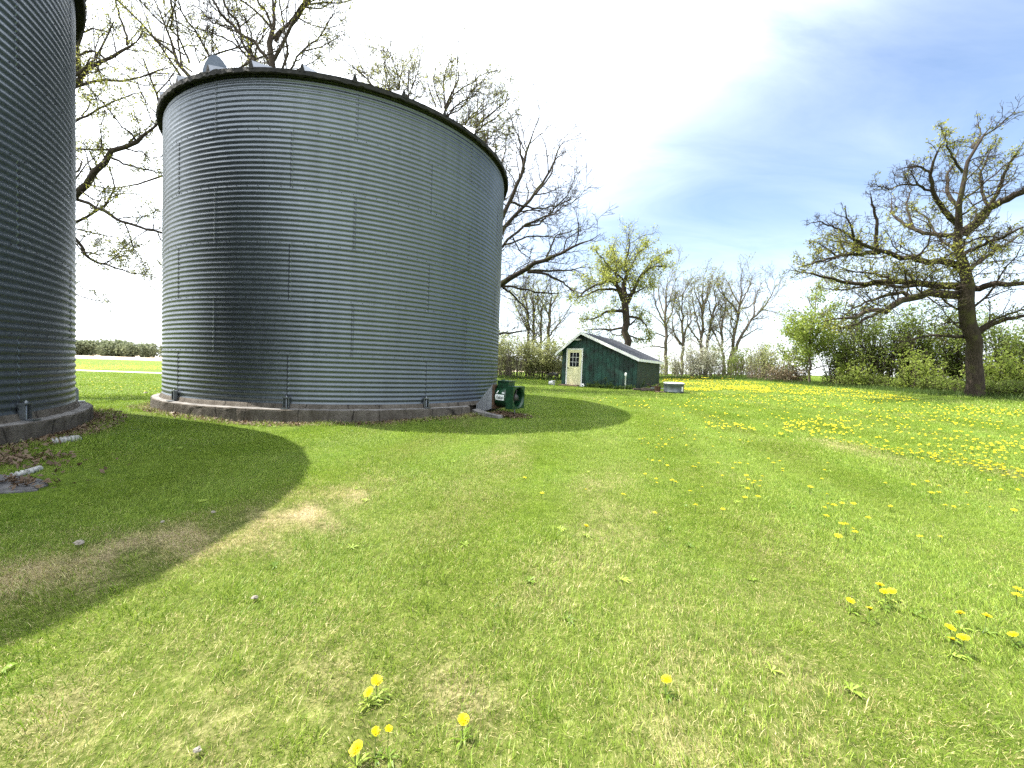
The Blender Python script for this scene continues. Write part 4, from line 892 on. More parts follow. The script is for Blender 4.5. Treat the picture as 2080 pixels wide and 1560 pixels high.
# ---- tree behind the left bin, limbs crossing the gap
def gap_tree():
    Y=13.; r=lambda w:w*Y/FPX/2*.74
    L=[(PX([(40,830),(45,650),(60,520),(85,420),(110,300),(130,180),(150,90),(165,45),(170,10),(185,-60)],Y,Y,True),[r(48),r(42),r(40),r(36),r(30),r(24),r(17),r(13),r(10),r(6)],0)]
    def lb(p,w0,w1,dy=0): L.append((PX(p,Y,Y+dy),r(w0),r(w1)))
    lb([(110,290),(130,195),(155,165),(180,140),(215,120),(240,107),(258,92),(275,85),(290,68)],17,4,-.6)
    lb([(258,92),(259,72),(248,52),(240,22),(232,-5),(225,-60)],6,3); lb([(215,120),(190,103),(172,106),(150,118)],6,5)
    lb([(258,92),(275,72),(290,48),(302,38)],3.5,1.5); lb([(235,105),(232,80),(222,55),(228,25)],3.5,1.3)
    lb([(150,115),(160,75),(172,50),(170,32),(160,18),(175,0),(190,-40)],10,5)
    lb([(120,280),(155,243),(180,232),(230,208),(262,194),(295,180),(315,186)],7,2,.6); lb([(165,236),(178,222),(186,200),(205,205),(225,212)],3.5,1.5)
    lb([(60,520),(110,450),(155,398),(178,365),(203,330),(235,305),(262,290),(290,280),(312,268),(325,252),(330,235)],24,6,-.8)
    lb([(262,290),(280,272),(287,268)],6,2); lb([(245,302),(200,305),(155,302)],6,4.5)
    lb([(255,302),(275,308),(290,306),(298,318),(310,322),(330,318)],4.5,1.8); lb([(222,318),(250,332),(290,343),(330,352)],6,3.5)
    lb([(190,348),(192,385),(215,390),(245,395)],4,1.3)
    lb([(110,400),(158,404),(200,420),(242,446),(290,466),(330,472),(370,478)],10,5,-.5)
    lb([(80,450),(130,460),(160,465),(200,475),(232,483),(262,480)],6,2,.5)
    lb([(70,470),(140,470),(156,482),(166,510),(185,532),(220,537),(258,555),(302,558)],12,2,.5); lb([(168,512),(205,516),(260,522),(310,525)],4,1.2); lb([(215,536),(238,520),(250,505),(280,500)],3,1.)
    lb([(60,560),(120,580),(157,598),(185,610),(215,612)],5,1.5)
    lb([(85,420),(60,330),(30,250),(-20,150),(-60,50)],24,8,1.5)
    lv=[G(dens=4.5,nmin=6,nmax=15,t0=.3,ang=(30,75),lenr=(.14,.32),fall=.2,K=7,wig=.3,upw=.05,rmax=.016,tmin=.008),
        G(dens=7,nmin=3,nmax=9,t0=.2,ang=(25,70),lenr=(.3,.6),fall=.3,K=5,wig=.32,upw=.04,rmax=.014,tmin=.0062),
        G(dens=9,nmin=2,nmax=5,t0=.25,ang=(25,65),lenr=(.3,.6),fall=.2,K=3,wig=.3,upw=.04,rmax=.012,tmin=.0042,lmin=.14)]
    tree('oak_tree','dark limbed oak seen in the gap between the two bins','tree',L,lv,[(3,6,.2,.062,.45,.05,clump(1.4,-.5,3)),(2,2,.6,.055,.45,.02,clump(1.4,.1,3))],M['bark_d'],M['lf_oak'],303)
gap_tree()
# ---- trees behind the whole bin
def back_trees():
    Y=21.; r=lambda w:w*Y/FPX/2*.88
    L=[(PX([(565,820),(563,600),(561,400),(560,250),(558,137),(557,98),(555,67),(553,28),(543,-10),(535,-70)],Y,Y,True),[r(30),r(24),r(20),r(17),r(13),r(12),r(10),r(8),r(6),r(3)],0)]
    def lb(p,w0,w1,dy=0): L.append((PX(p,Y,Y+dy),r(w0),r(w1)))
    lb([(560,160),(547,123),(522,89),(488,67),(466,47),(441,17),(425,-10),(400,-50)],9,4)
    lb([(555,250),(530,180),(511,137),(497,106),(494,75),(475,33),(455,0),(440,-50)],9,3,1)
    lb([(495,106),(472,84),(437,70),(415,60),(391,57)],4.5,2); lb([(488,67),(460,58),(430,45),(400,10)],4,1.6,1)
    lb([(559,85),(575,58),(592,42),(611,14),(635,-15),(660,-50)],7,2.5,-1); lb([(555,67),(545,30),(525,5),(505,-40)],6,2.5,-1)
    lb([(562,260),(575,180),(589,137),(614,103),(636,84),(672,50),(690,20)],6,2,1); lb([(614,103),(650,98),(680,80),(702,68)],3,1.2); lb([(611,14),(650,18),(690,-5)],3.5,1.3)
    lv=[G(dens=5,nmin=6,nmax=16,t0=.3,ang=(25,60),lenr=(.22,.46),fall=.4,K=7,wig=.22,upw=.08,rmax=.014,tmin=.010),
        G(dens=6.5,nmin=3,nmax=9,t0=.2,ang=(22,60),lenr=(.3,.6),fall=.3,K=5,wig=.24,upw=.06,rmax=.014,tmin=.009),
        G(dens=8,nmin=2,nmax=5,t0=.25,ang=(22,60),lenr=(.3,.6),fall=.2,K=3,wig=.24,upw=.05,rmax=.012,tmin=.0075,lmin=.22)]
    lfs=[(3,4,.2,.085,.45,.06,clump(1.2,-.4,5)),(1,5,.1,.10,.5,.07,clump(1.2,.5,6))]
    tree('tall_tree','tall forked tree standing right behind the top of the whole bin','tree',L,lv,lfs,M['bark_d'],M['lf_oak'],404)
    L=[(PX([(430,820),(425,500),(420,300),(412,200),(396,148),(369,103),(346,61),(318,17),(300,-30)],20,20,True),[r(20),r(16),r(13),r(10),r(8),r(6.5),r(5),r(4),r(2)],0)]
    lb([(420,250),(428,150),(430,117),(416,92),(398,66),(380,45),(360,10),(350,-40)],6,2.5,-1); lb([(375,112),(345,90),(310,75),(285,62)],4,1.5,-1); lb([(400,152),(360,125),(320,105),(300,95)],4,1.5,0)
    lb([(346,61),(352,30),(345,0),(350,-40)],4,2,-1); lb([(385,128),(360,70),(325,45),(290,10),(275,-20)],4.5,2,-2)
    tree('leaning_tree','slim tree leaning left behind the round roof vent of the bin','tree',L,lv,lfs,M['bark_d'],M['lf_oak'],405)
    Y=24.
    L=[(PX([(885,810),(884,600),(884,420),(888,330),(896,270),(906,225),(913,188),(925,148),(932,108)],Y,Y,True),[r(22),r(18),r(15),r(12),r(9),r(7),r(5),r(3.5),r(1.5)],0)]
    lb([(888,340),(900,260),(912,230),(940,206),(962,180),(988,160)],6,1.6); lb([(886,370),(920,290),(942,255),(965,225),(998,200)],6,1.6,1); lb([(886,400),(940,300),(966,265),(996,245),(1022,224),(1046,213)],7,1.6,-1)
    lb([(886,420),(945,330),(975,290),(1000,280),(1025,262)],6,1.6,1); lb([(900,250),(885,215),(872,180),(868,160)],4,1.4); lb([(906,225),(900,180),(905,140),(918,120)],4,1.4,1)
    lb([(886,440),(950,360),(985,325),(1020,300),(1030,285)],6,1.6,-1)
    tree('round_tree','fine twigged tree rising behind the sloping right side of the bin roof','tree',L,lv,lfs,M['bark_d'],M['lf_oak'],406)
    L=[(PX([(800,810),(800,600),(800,400),(801,300),(803,230),(806,190),(812,150),(818,128)],25,25,True),[r(20),r(17),r(14),r(10),r(7),r(5),r(3.5),r(1.5)],0)]
    for x0,x1,x2 in ((790,752,742),(805,842,852),(798,786,784)): lb([(801,300),(x0,230),(x1,170),(x2,128)],6,1.5,4+R_.uniform(-1,1))
    tree('upright_tree','row of upright twig tips of a tree behind the middle of the bin roof','tree',L,lv,lfs,M['bark_d'],M['lf_oak'],407)
back_trees()
# ---- leafy oak behind the shed
def shed_oak():
    Y=30.; r=lambda w:w*Y/FPX/2
    L=[(PX([(1272,765),(1272,700),(1271,640),(1270,615),(1268,600),(1270,570),(1272,540),(1276,505),(1280,474)],Y,Y,True),[r(16),r(14.5),r(14),r(14),r(12),r(8),r(6),r(4),r(2)],0)]
    def lb(p,w0,w1,dy=0): L.append((PX(p,Y,Y+dy),r(w0),r(w1)))
    lb([(1266,633),(1245,632),(1228,634),(1212,646),(1188,650)],7,2,-1); lb([(1264,610),(1256,588),(1250,572),(1232,571),(1212,578),(1190,590),(1165,612)],8,2,-1.5)
    lb([(1262,592),(1240,587),(1215,588),(1190,600),(1165,605)],6,2,1); lb([(1262,605),(1252,570),(1250,540),(1248,515),(1242,495)],7,2,1)
    lb([(1275,615),(1290,585),(1298,565),(1318,545),(1338,540),(1362,541)],8,2,-1); lb([(1300,562),(1325,530),(1345,515),(1358,512)],4,1.5); lb([(1272,560),(1285,535),(1300,510),(1325,495)],5,1.5,1)
    lb([(1276,643),(1300,646),(1315,665),(1320,680)],5,1.5,-.5); lb([(1268,570),(1240,545),(1220,520),(1205,505)],5,1.5,-1); lb([(1276,600),(1300,590),(1325,575)],5,1.5,1.5)
    lb([(1266,665),(1240,670),(1210,668),(1185,672)],5,1.5,1); lb([(1276,680),(1300,690),(1325,688)],3.5,1.2)
    lv=[G(dens=4,nmin=6,nmax=15,t0=.2,ang=(30,70),lenr=(.30,.55),fall=.62,K=7,wig=.28,upw=.06,rmax=.015,tmin=.014),
        G(dens=5,nmin=4,nmax=10,t0=.2,ang=(25,65),lenr=(.3,.6),fall=.3,K=5,wig=.28,upw=.05,rmax=.014,tmin=.009),
        G(dens=7,nmin=2,nmax=5,t0=.25,ang=(25,65),lenr=(.35,.65),fall=.2,K=3,wig=.28,upw=.04,rmax=.012,tmin=.006,lmin=.18)]
    tree('oak_tree','yellow green budding oak standing directly behind the shed roof','tree',L,lv,[(3,5,.1,.125,.55,.12,clump(.7,-.6,12)),(2,4,.2,.12,.55,.12,clump(.7,-.5,12))],M['bark'],M['lf_yel'],505)
shed_oak()
LV2=[G(dens=3.0,nmin=6,nmax=13,t0=.28,ang=(22,55),lenr=(.25,.5),fall=.35,K=7,wig=.2,upw=.08,rmax=.015,tmin=.014),
     G(dens=4,nmin=3,nmax=8,t0=.2,ang=(22,58),lenr=(.3,.6),fall=.3,K=5,wig=.22,upw=.06,rmax=.014,tmin=.009),
     G(dens=5,nmin=2,nmax=4,t0=.25,ang=(22,60),lenr=(.35,.65),fall=.2,K=3,wig=.22,upw=.05,rmax=.012,tmin=.0065,lmin=.2)]
def line_trees():
    Y=37.; r=lambda w:w*Y/FPX/2
    C=lambda L:[(1300+x/6.24,530+y/6.24) for x,y in L]
    B=lambda L:[(980+x/4.877,380+y/4.877) for x,y in L]
    def T_(label,tr,ws,lbs,seed,Yt=37.,lm='lf_oak',den=2,thr=-.1):
        L=[(PX(tr,Yt,Yt,True),[r(w) for w in ws],0)]+[(PX(p,Yt,Yt+d),r(a),r(b)) for p,a,b,d in lbs]
        tree('field_tree',label,'tree',L,LV2,[(3,den,.4,.13,.55,.06,clump(.7,thr,seed)),(2,1,.4,.12,.55,.06,clump(.7,thr,seed))],M['bark2'],M[lm],seed,'slender trees along the field edge')
    T_('straight single stemmed tree just right of the shed roof',C([(330,1440),(330,1100),(325,850),(320,650),(325,480),(335,330),(330,170)]),[7,6.5,5.5,4,3,2,1],[(C([(320,800),(240,660),(200,560),(170,400),(180,280)]),3.5,1,-1),(C([(330,820),(400,660),(440,480),(460,380)]),3.5,1,1),(C([(315,960),(230,920),(120,920),(40,880)]),3,1,0),(C([(320,700),(280,600),(240,450),(230,250)]),3,1,1),(C([(310,1100),(200,1080),(100,1075),(20,1110)]),3,1,-1),(C([(330,600),(390,480),(420,330),(470,200)]),2.5,1,1)],601)
    T_('low forking tree with a knobbly stump above the white blossom shrub',C([(530,1420),(535,1250),(540,1090),(545,960),(530,820),(525,640),(540,480),(560,330)]),[6,6,6,5,4,3,2,1],[(C([(535,1070),(470,980),(420,890),(410,760),(440,640)]),4,1,-1),(C([(545,960),(580,860),(650,780),(640,640),(610,480)]),4,1,1),(C([(500,1060),(480,1010),(400,920),(340,840)]),3,1,1),(C([(530,800),(490,650),(500,500),(470,400)]),2.5,1,0)],602)
    T_('twin trunk tree leaning left of the two middle field trees',C([(770,1400),(775,1200),(780,1000),(795,820),(805,600),(800,450),(790,300),(800,180)]),[7,6.5,6,5,4,3,2,1],[(C([(775,1050),(720,980),(650,880),(600,800),(600,700)]),4,1,-1),(C([(785,960),(740,840),(700,650),(660,480),(640,350)]),4,1,1),(C([(800,700),(760,550),(700,420),(680,250)]),3,1,0),(C([(805,600),(850,450),(860,300),(880,200)]),3,1,1)],603)
    T_('slanting tree crossing close behind the twin trunk tree',C([(805,1400),(830,1220),(855,1040),(880,860),(910,720),(940,600),(960,480),(990,300)]),[6.5,6,5.5,5,4,3,2,1],[(C([(890,830),(930,900),(1000,1050),(1020,1120)]),3,2,0),(C([(910,720),(880,560),(840,420),(900,280)]),3,1,-1),(C([(945,600),(1000,540),(1090,620),(1140,690)]),2.5,1,1),(C([(960,480),(930,350),(980,220)]),2.5,1,0)],604)
    T_('thin forked tree between the slanting tree and the wide V tree',C([(1075,1410),(1055,1200),(1035,1030),(1030,880),(1050,740),(1075,640),(1080,500)]),[6,5,4.5,4,3,2,1],[(C([(1030,1100),(980,1000),(930,880),(900,780)]),3,1,-1),(C([(1030,950),(1010,800),(1030,650),(1040,520)]),3,1,1)],605)
    T_('wide V shaped tree at the right end of the field edge',C([(1130,1430),(1150,1280),(1170,1130),(1190,950),(1220,800),(1245,650),(1270,500),(1290,330),(1290,170)]),[10,8,6.5,6,5,4,3,2,1],[(C([(1155,1250),(1200,1130),(1260,1000),(1340,850),(1440,710),(1550,620),(1620,520),(1700,400),(1740,290)]),7,1.3,-1.5),(C([(1240,680),(1200,580),(1100,480),(1000,380),(970,260)]),4,1,-1),(C([(1270,560),(1190,440),(1130,300),(1070,190)]),3.5,1,1),(C([(1190,900),(1150,780),(1160,600),(1170,480)]),3,1,.5),(C([(1440,710),(1450,560),(1480,420),(1540,280)]),3.5,1,.5),(C([(1280,980),(1380,920),(1500,850),(1560,880)]),3,1,0),(C([(1270,560),(1340,420),(1400,300),(1420,200)]),3.5,1,1),(C([(1430,740),(1540,730),(1620,720)]),2.5,1,0),(C([(1300,600),(1380,590),(1450,520),(1460,400)]),3,1,1.)],606)
    T_('leftmost dark tree between the bin edge and the shed',B([(470,1560),(455,1320),(440,1180),(415,1060),(395,980)]),[6,5,4,3,1.5],[(B([(450,1250),(400,1130),(330,1060),(260,1020)]),2.5,1,0),(B([(445,1400),(380,1290),(330,1180),(300,1050)]),2.5,1,1)],611,38.,'lf_yel')
    T_('straight dark tree second right of the bin edge',B([(510,1560),(510,1380),(508,1220),(490,1100),(480,960)]),[6,5.5,4.5,3,1.5],[(B([(510,1250),(540,1130),(560,1020)]),2.5,1,1),(B([(508,1180),(470,1080),(450,960)]),2.5,1,-1)],612,38.,'lf_yel')
    T_('slim pale tree third right of the bin edge',B([(578,1560),(580,1380),(585,1240),(595,1140),(600,1000)]),[5,4.5,4,3,1.5],[(B([(582,1300),(550,1200),(540,1100)]),2,1,0)],613,38.5,'lf_yel')
    T_('dark forked tree nearest the left end of the shed',B([(652,1560),(655,1400),(662,1270),(675,1140),(690,1040),(690,960)]),[7,6.5,5.5,4,3,1.5],[(B([(660,1280),(620,1190),(640,1080)]),3,1,-1),(B([(668,1200),(720,1110),(760,1050)]),3,1,1),(B([(650,1500),(700,1420),(780,1320),(840,1240),(860,1180)]),3.5,1,.5)],614,37.5,'lf_yel')
line_trees()
# ---- shrubs
def bush(name,label,px,Y,w,h,ns,bark,lm,seed,group,nl=3,size=.09,thr=-.6,spread=.45,cat='shrub',up_=.05,dens2=4.,leafasp=.6):
    rs=np.random.default_rng(seed); g=gat(px,Y); S=[];Rr=[]
    for i in range(ns):
        a=rs.random()*6.28; r0=rs.random()**.5*w*.28; b=g+np.array([r0*math.cos(a),r0*math.sin(a),0]); b[2]=float(zg(b[0],b[1]))-.08
        a2=a+rs.normal(0,.6); d=np.array([math.cos(a2)*spread*rs.random(),math.sin(a2)*spread*rs.random(),1.]); hh=h*rs.uniform(.55,1.); P=[b]
        for k in range(7):
            d=d+rs.normal(0,.10,3)+np.array([0,0,up_]); d/=np.linalg.norm(d); P.append(P[-1]+d*hh/7)
        S.append(P);Rr.append(np.linspace(.010+.006*h,.005,8))
    P=np.array(S);Rr=np.array(Rr)
    root=empty(name,tuple(g),label,cat,group); wd=MB(); wd.tubes(P,Rr,5)
    P1,R1=grow(P,Rr,rs,dens=dens2,nmin=4,nmax=14,t0=.12,ang=(30,75),lenr=(.18,.4),fall=.4,K=5,wig=.25,upw=.08,rmax=.015,tmin=.006); wd.tubes(P1,R1,3)
    P2,R2=grow(P1,R1,rs,dens=5,nmin=2,nmax=6,t0=.15,ang=(30,75),lenr=(.3,.6),fall=.2,K=3,wig=.25,upw=.05,rmax=.012,tmin=.004,lmin=.1); wd.tubes(P2,R2,3)
    wd.build('stems',bark,root)
    kp=clump(1.5,thr,seed); mb=MB()
    for Q,n in ((P2,nl),(P1,max(1,nl-1))):
        r=leaves(Q,rs,int(n*1.8+.5),.1,size*1.1,leafasp,.08,kp)
        if r: mb.add(*r)
    mb.build('foliage',lm,root); return root
gl='thicket shrubs left of the shed'
for i,(px,Y,w,h,lab) in enumerate(((1012,28.5,2.,2.7,'grey green thicket shrub half hidden by the bin edge'),(1052,28.,2.,2.55,'grey green thicket shrub above the fan, second from the bin'),(1092,28.5,2.,2.7,'grey green thicket shrub third from the bin edge'),(1130,28.,1.9,2.5,'grey green thicket shrub touching the left eave of the shed'))):
    bush('thicket_shrub',lab,px,Y,w*1.6,h*1.15,34,M['bark2'],M['lf_gry'],700+i,gl,3,.10,-.8,.5)
for i,(px,Y,w,h,mm,lab,ns) in enumerate(((1362,33,2.,1.9,'lf_gry','sparse grey shrub between the shed and the white blossom',14),(1392,31.5,1.9,2.2,'lf_wht','pale blossoming shrub right behind the stock tank',14),(1424,32,2.1,2.7,'lf_wht','tallest white blossoming shrub below the twin trunk tree',18),(1452,33,1.8,1.9,'lf_gry','dull green shrub right of the white blossom',14),(1478,32,2.,2.3,'lf_drk','fresh green shrub below the wide V tree',16),(1512,33,2.3,2.1,'lf_gry','grey brown shrub at the right foot of the V tree',16),(1545,31,2.4,2.5,'lf_gry','tall grey brush shrub left of the bright green tree',18),(1582,29,2.2,2.6,'lf_gry','dense grey brush shrub against the bright green tree',18))):
    bush('field_shrub',lab,px,Y,w*1.35,h*1.1,int(ns*1.5),M['bark2'],M[mm],720+i,'shrubs along the field edge',3,.10,-.4,.5)
for i,(px,Y,h,lab) in enumerate(((1535,29.,1.1,'low tan dead brush left of the bright green tree'),(1575,27.5,1.2,'brown dry brush at the left foot of the bright green tree'),(1612,26.5,1.2,'brown dry brush directly below the bright green tree'),(1712,24.5,1.3,'reddish brown dry brush right of the bright green tree trunk'))):
    bush('dry_brush',lab,px,Y,2.,h,30,M['bark2'],M['lf_brn'],740+i,'dry brush at the lawn edge',2,.10,-.3,.4)
def bright_tree():
    Y=25.5; g=gat(1645,Y); r=.10
    L=[(np.array([g-up*.1,g+np.array([.05,0,.9]),g+np.array([-.05,0,1.9]),g+np.array([.0,.1,3.2]),g+np.array([.1,0,4.8]),g+np.array([.05,0,6.0])]),[.075,.07,.06,.045,.028,.01],0)]
    rs=np.random.default_rng(8)
    for i in range(24):
        t=rs.uniform(.6,5.0); a=rs.random()*6.28; ln=3.0*(1-.13*t)*rs.uniform(.75,1.15); b=g+np.array([0,0,t]); d=np.array([math.cos(a),math.sin(a)*.9,.35])
        L.append((np.array([b,b+d*ln*.4+up*.05,b+d*ln*.75+up*.2,b+d*ln+up*.25]),.03,.008))
    lv=[G(dens=5,nmin=4,nmax=12,t0=.2,ang=(30,70),lenr=(.22,.45),fall=.3,K=6,wig=.22,upw=.05,rmax=.014,tmin=.008),
        G(dens=6,nmin=3,nmax=7,t0=.15,ang=(30,70),lenr=(.35,.6),fall=.2,K=4,wig=.22,upw=.03,rmax=.012,tmin=.005,lmin=.15)]
    tree('leafy_tree','bright green leafy young tree left of the great oak','tree',L,lv,[(2,11,.05,.13,.6,.16,clump(1.3,-.7,31)),(1,6,.1,.13,.6,.16,clump(1.3,-.6,31))],M['bark2'],M['lf_bri'],808)
bright_tree()
sap=((1700,25.,3.4,'first sapling right of the bright green tree'),(1728,24.5,4.2,'slim dark sapling second right of the bright tree'),(1756,24.,4.5,'slim dark sapling third right of the bright tree'),(1784,23.8,4.8,'tall dark sapling under the tip of the lowest oak limb'),(1812,23.4,4.9,'tall dark sapling beneath the middle of the lowest oak limb'),(1840,23.,4.6,'dark sapling behind the bright low shrub, left side'),(1868,22.8,4.4,'dark sapling behind the bright low shrub, middle'),(1896,22.4,4.5,'dark sapling behind the bright low shrub, right side'),(1926,22.,4.3,'dark sapling close left of the oak trunk'),(1952,21.8,3.8,'dark sapling half behind the oak trunk'),(2012,21.2,3.8,'dark leafy sapling close right of the oak trunk'),(2044,20.6,4.0,'dark leafy sapling second right of the oak trunk'),(2078,20.,4.2,'dark leafy sapling cut by the right photo edge'),(2120,19.6,4.2,'dark leafy sapling just past the right photo edge'))
for i,(px,Y,h,lab) in enumerate(sap):
    bush('sapling',lab,px,Y,1.7,h,11,M['bark_d'],M['lf_drk'],760+i,'saplings under the great oak',4,.10,-.5,.34,'sapling',.06,4.5)
for i,(px,Y,w,h,lab) in enumerate(((1880,20.8,2.,2.2,'bright green low shrub under the oak, left of its trunk'),(1740,23.4,1.6,1.6,'small bright green shrub below the oak limb tips'),(2030,19.4,2.,2.0,'bright green shrub right of the oak trunk'),(2085,18.6,1.8,1.7,'bright green shrub at the right photo edge'))):
    bush('low_shrub',lab,px,Y,w,h,18,M['bark_d'],M['lf_bri'],780+i,'bright shrubs under the great oak',4,.10,-.5,.6)
for i,(px,Y) in enumerate(((1690,24.),(1730,23.3),(1770,22.8),(1810,22.2),(1850,21.4),(1890,20.4),(1925,19.8),(1955,19.),(2005,18.),(2040,17.8),(2075,17.6),(2115,17.4))):
    bush('undergrowth_plant','dark leafy undergrowth plant at the shaded hedge foot',px,Y,1.6,.9,22,M['bark_d'],M['lf_drk'],790+i,'undergrowth at the hedge foot',3,.08,-.7,.8,'plant')
# weeds at the shed wall
def weeds():
    rs=np.random.default_rng(77)
    spec=[(1.75+.17*i,-.22-.16*rs.random(),.16+.16*rs.random()) for i in range(15)]+[(2.05,-.15,.62),(2.9,-.15,.75),(4.3,.5,.55)]
    for i,(u,v,h) in enumerate(spec):
        p=ST([(u,v,0)])[0]; g=np.array([p[0],p[1],float(zg(p[0],p[1]))]); n=7 if h<.4 else 3; mb=MB(); V=[];F=[];k=0
        st=MB()
        for s in range(n):
            a=rs.random()*6.28; d=np.array([math.cos(a)*.5,math.sin(a)*.5,1.]); d/=np.linalg.norm(d); hh=h*rs.uniform(.6,1.); P=np.array([g+d*hh*t+up*0 for t in np.linspace(0,1,5)]); P[:,:2]+=rs.normal(0,.012,(5,2)); st.tubes(P,np.linspace(.005,.003,5),4)
            for q in range(int(7+h*14)):
                t=rs.uniform(.15,1); c=g+d*hh*t; w=rs.normal(0,1,3); w/=np.linalg.norm(w); e=np.cross(w,rs.normal(0,1,3)); e/=np.linalg.norm(e); s_=.035+.035*rs.random()
                V+=[c,c+w*s_+e*s_*.4,c+w*s_*2,c+w*s_-e*s_*.4]; F.append((k,k+1,k+2,k+3)); k+=4
        lab='low leafy green weed along the front foot of the shed' if i<15 else ('knee high weed on the shed wall nearest the door','tall thin weed against the middle of the shed wall','scraggly weed by the ribbed side wall of the shed')[i-15]
        root=empty('weed',tuple(g),lab,'weed','weeds along the shed wall'); mb.add(V,F); mb.build('leaves',M['weed'],root); st.build('stem',M['dstem'],root)
weeds()
# tall rough grass along the field edge and hedge foot
def rough():
    rs=np.random.default_rng(9); V=[];n=26000
    px=rs.uniform(990,2140,n); Yv=np.interp(px,[990,1150,1340,1500,1640,1750,1900,2140],[27.4,27.4,30.5,30.,25.2,22.6,19.4,16.6])+rs.normal(0,.55,n)
    d=np.stack([(px-1040)/FPX,np.ones(n)],1); X=d[:,0]*Yv; Y=Yv; Z=zg(X,Y); h=.10+.22*rs.random(n)**2; w=.012; a=rs.random(n)*6.28
    s=np.stack([np.cos(a),np.sin(a),0*a],1)*w; b=np.stack([X,Y,Z-.02],1); le=np.stack([rs.normal(0,.35,n)*h,rs.normal(0,.35,n)*h,h],1)
    Vv=np.stack([b-s,b+s,b+le],1).reshape(-1,3)
    tag(MB().add(Vv,np.arange(3*n).reshape(-1,3)).build('rough_grass',M['weed']),'taller unmown grass along the hedge and field edge','grass',kind='stuff')
rough()
# far wood beyond the field
def far_wood():
    rs=np.random.default_rng(15); Vs=[];n=0
    mb=MB()
    for i in range(640):
        az=rad(rs.uniform(-64,14)); d=rs.uniform(300,345); x,y=d*math.sin(az),d*math.cos(az); z=float(zg(x,y)); H=rs.uniform(5.5,8.6)*(1.12 if rs.random()<.08 else 1); con=rs.random()<.12; w=rs.uniform(2.6,4.2)*(.55 if con else 1)
        k=260; t=rs.random(k)**.8; pr=w*(np.sqrt(np.clip(1-(2*t-1.05)**2,0.02,1)) if not con else (1.05-t)); a=rs.random(k)*6.28; q=np.sqrt(rs.random(k))
        p=np.stack([x+pr*q*np.cos(a),y+pr*q*np.sin(a),z+.3+t*H],1); dd=rs.normal(0,1,(k,3)); dd/=np.linalg.norm(dd,axis=1,keepdims=True); ww=np.cross(dd,rs.normal(0,1,(k,3))); ww/=np.linalg.norm(ww,axis=1,keepdims=True); s=rs.uniform(.6,1.3,(k,1))
        V=np.stack([p,p+dd*s*.5+ww*s*.45,p+dd*s,p+dd*s*.5-ww*s*.45],1).reshape(-1,3); mb.add(V,np.arange(4*k).reshape(-1,4))
    tag(mb.build('far_woods',M['lf_far']),'distant band of woodland beyond the pale field','woods',kind='stuff')
far_wood()
# ------------------------------------------------------------------ dandelions
MID=[(1645,1002),(1679,1016),(1667,1042),(1681,1038),(1707,1039),(1732,1038),(1692,1046),(1674,1070),(1704,1083),(1718,1092),(1733,1090),(1738,1101),(1702,1110),(1761,1069),(1809,1036),(1889,1012),(1893,1021),(1908,1015),(1922,1040),(1934,1035),(1962,1014),(1963,1032),(2035,1006),(2009,1045),(2057,1045),(1909,1107),(1873,1116),(2062,1218),(2065,1227),
(1261,1026),(1328,1053),(1412,1040),(1466,1049),(1402,1004),(1422,1007),(1312,978),(1332,979),(1331,986),(1366,984),(1368,990),(1316,941),(1329,946),(1345,945),(1342,952),(1354,951),(1418,948),(1408,957),(1412,953),(1454,954),(1486,961),(1468,974),(1496,952),(1504,952),(1519,952),(1559,946),(1571,955),(1584,944),(1586,966),(1588,963),(1543,977),(1545,988),(1529,989),(1534,996),(1541,996),(1517,983),(1517,993),(1516,1013),(1512,1024),(1538,1021),(1644,1002),(1667,983),(1683,948),(1672,961),(1796,988),(1852,994),(1881,991),(1906,998),(2010,988),(2065,1000),(1064,978),(1190,1002),(1100,1010)]
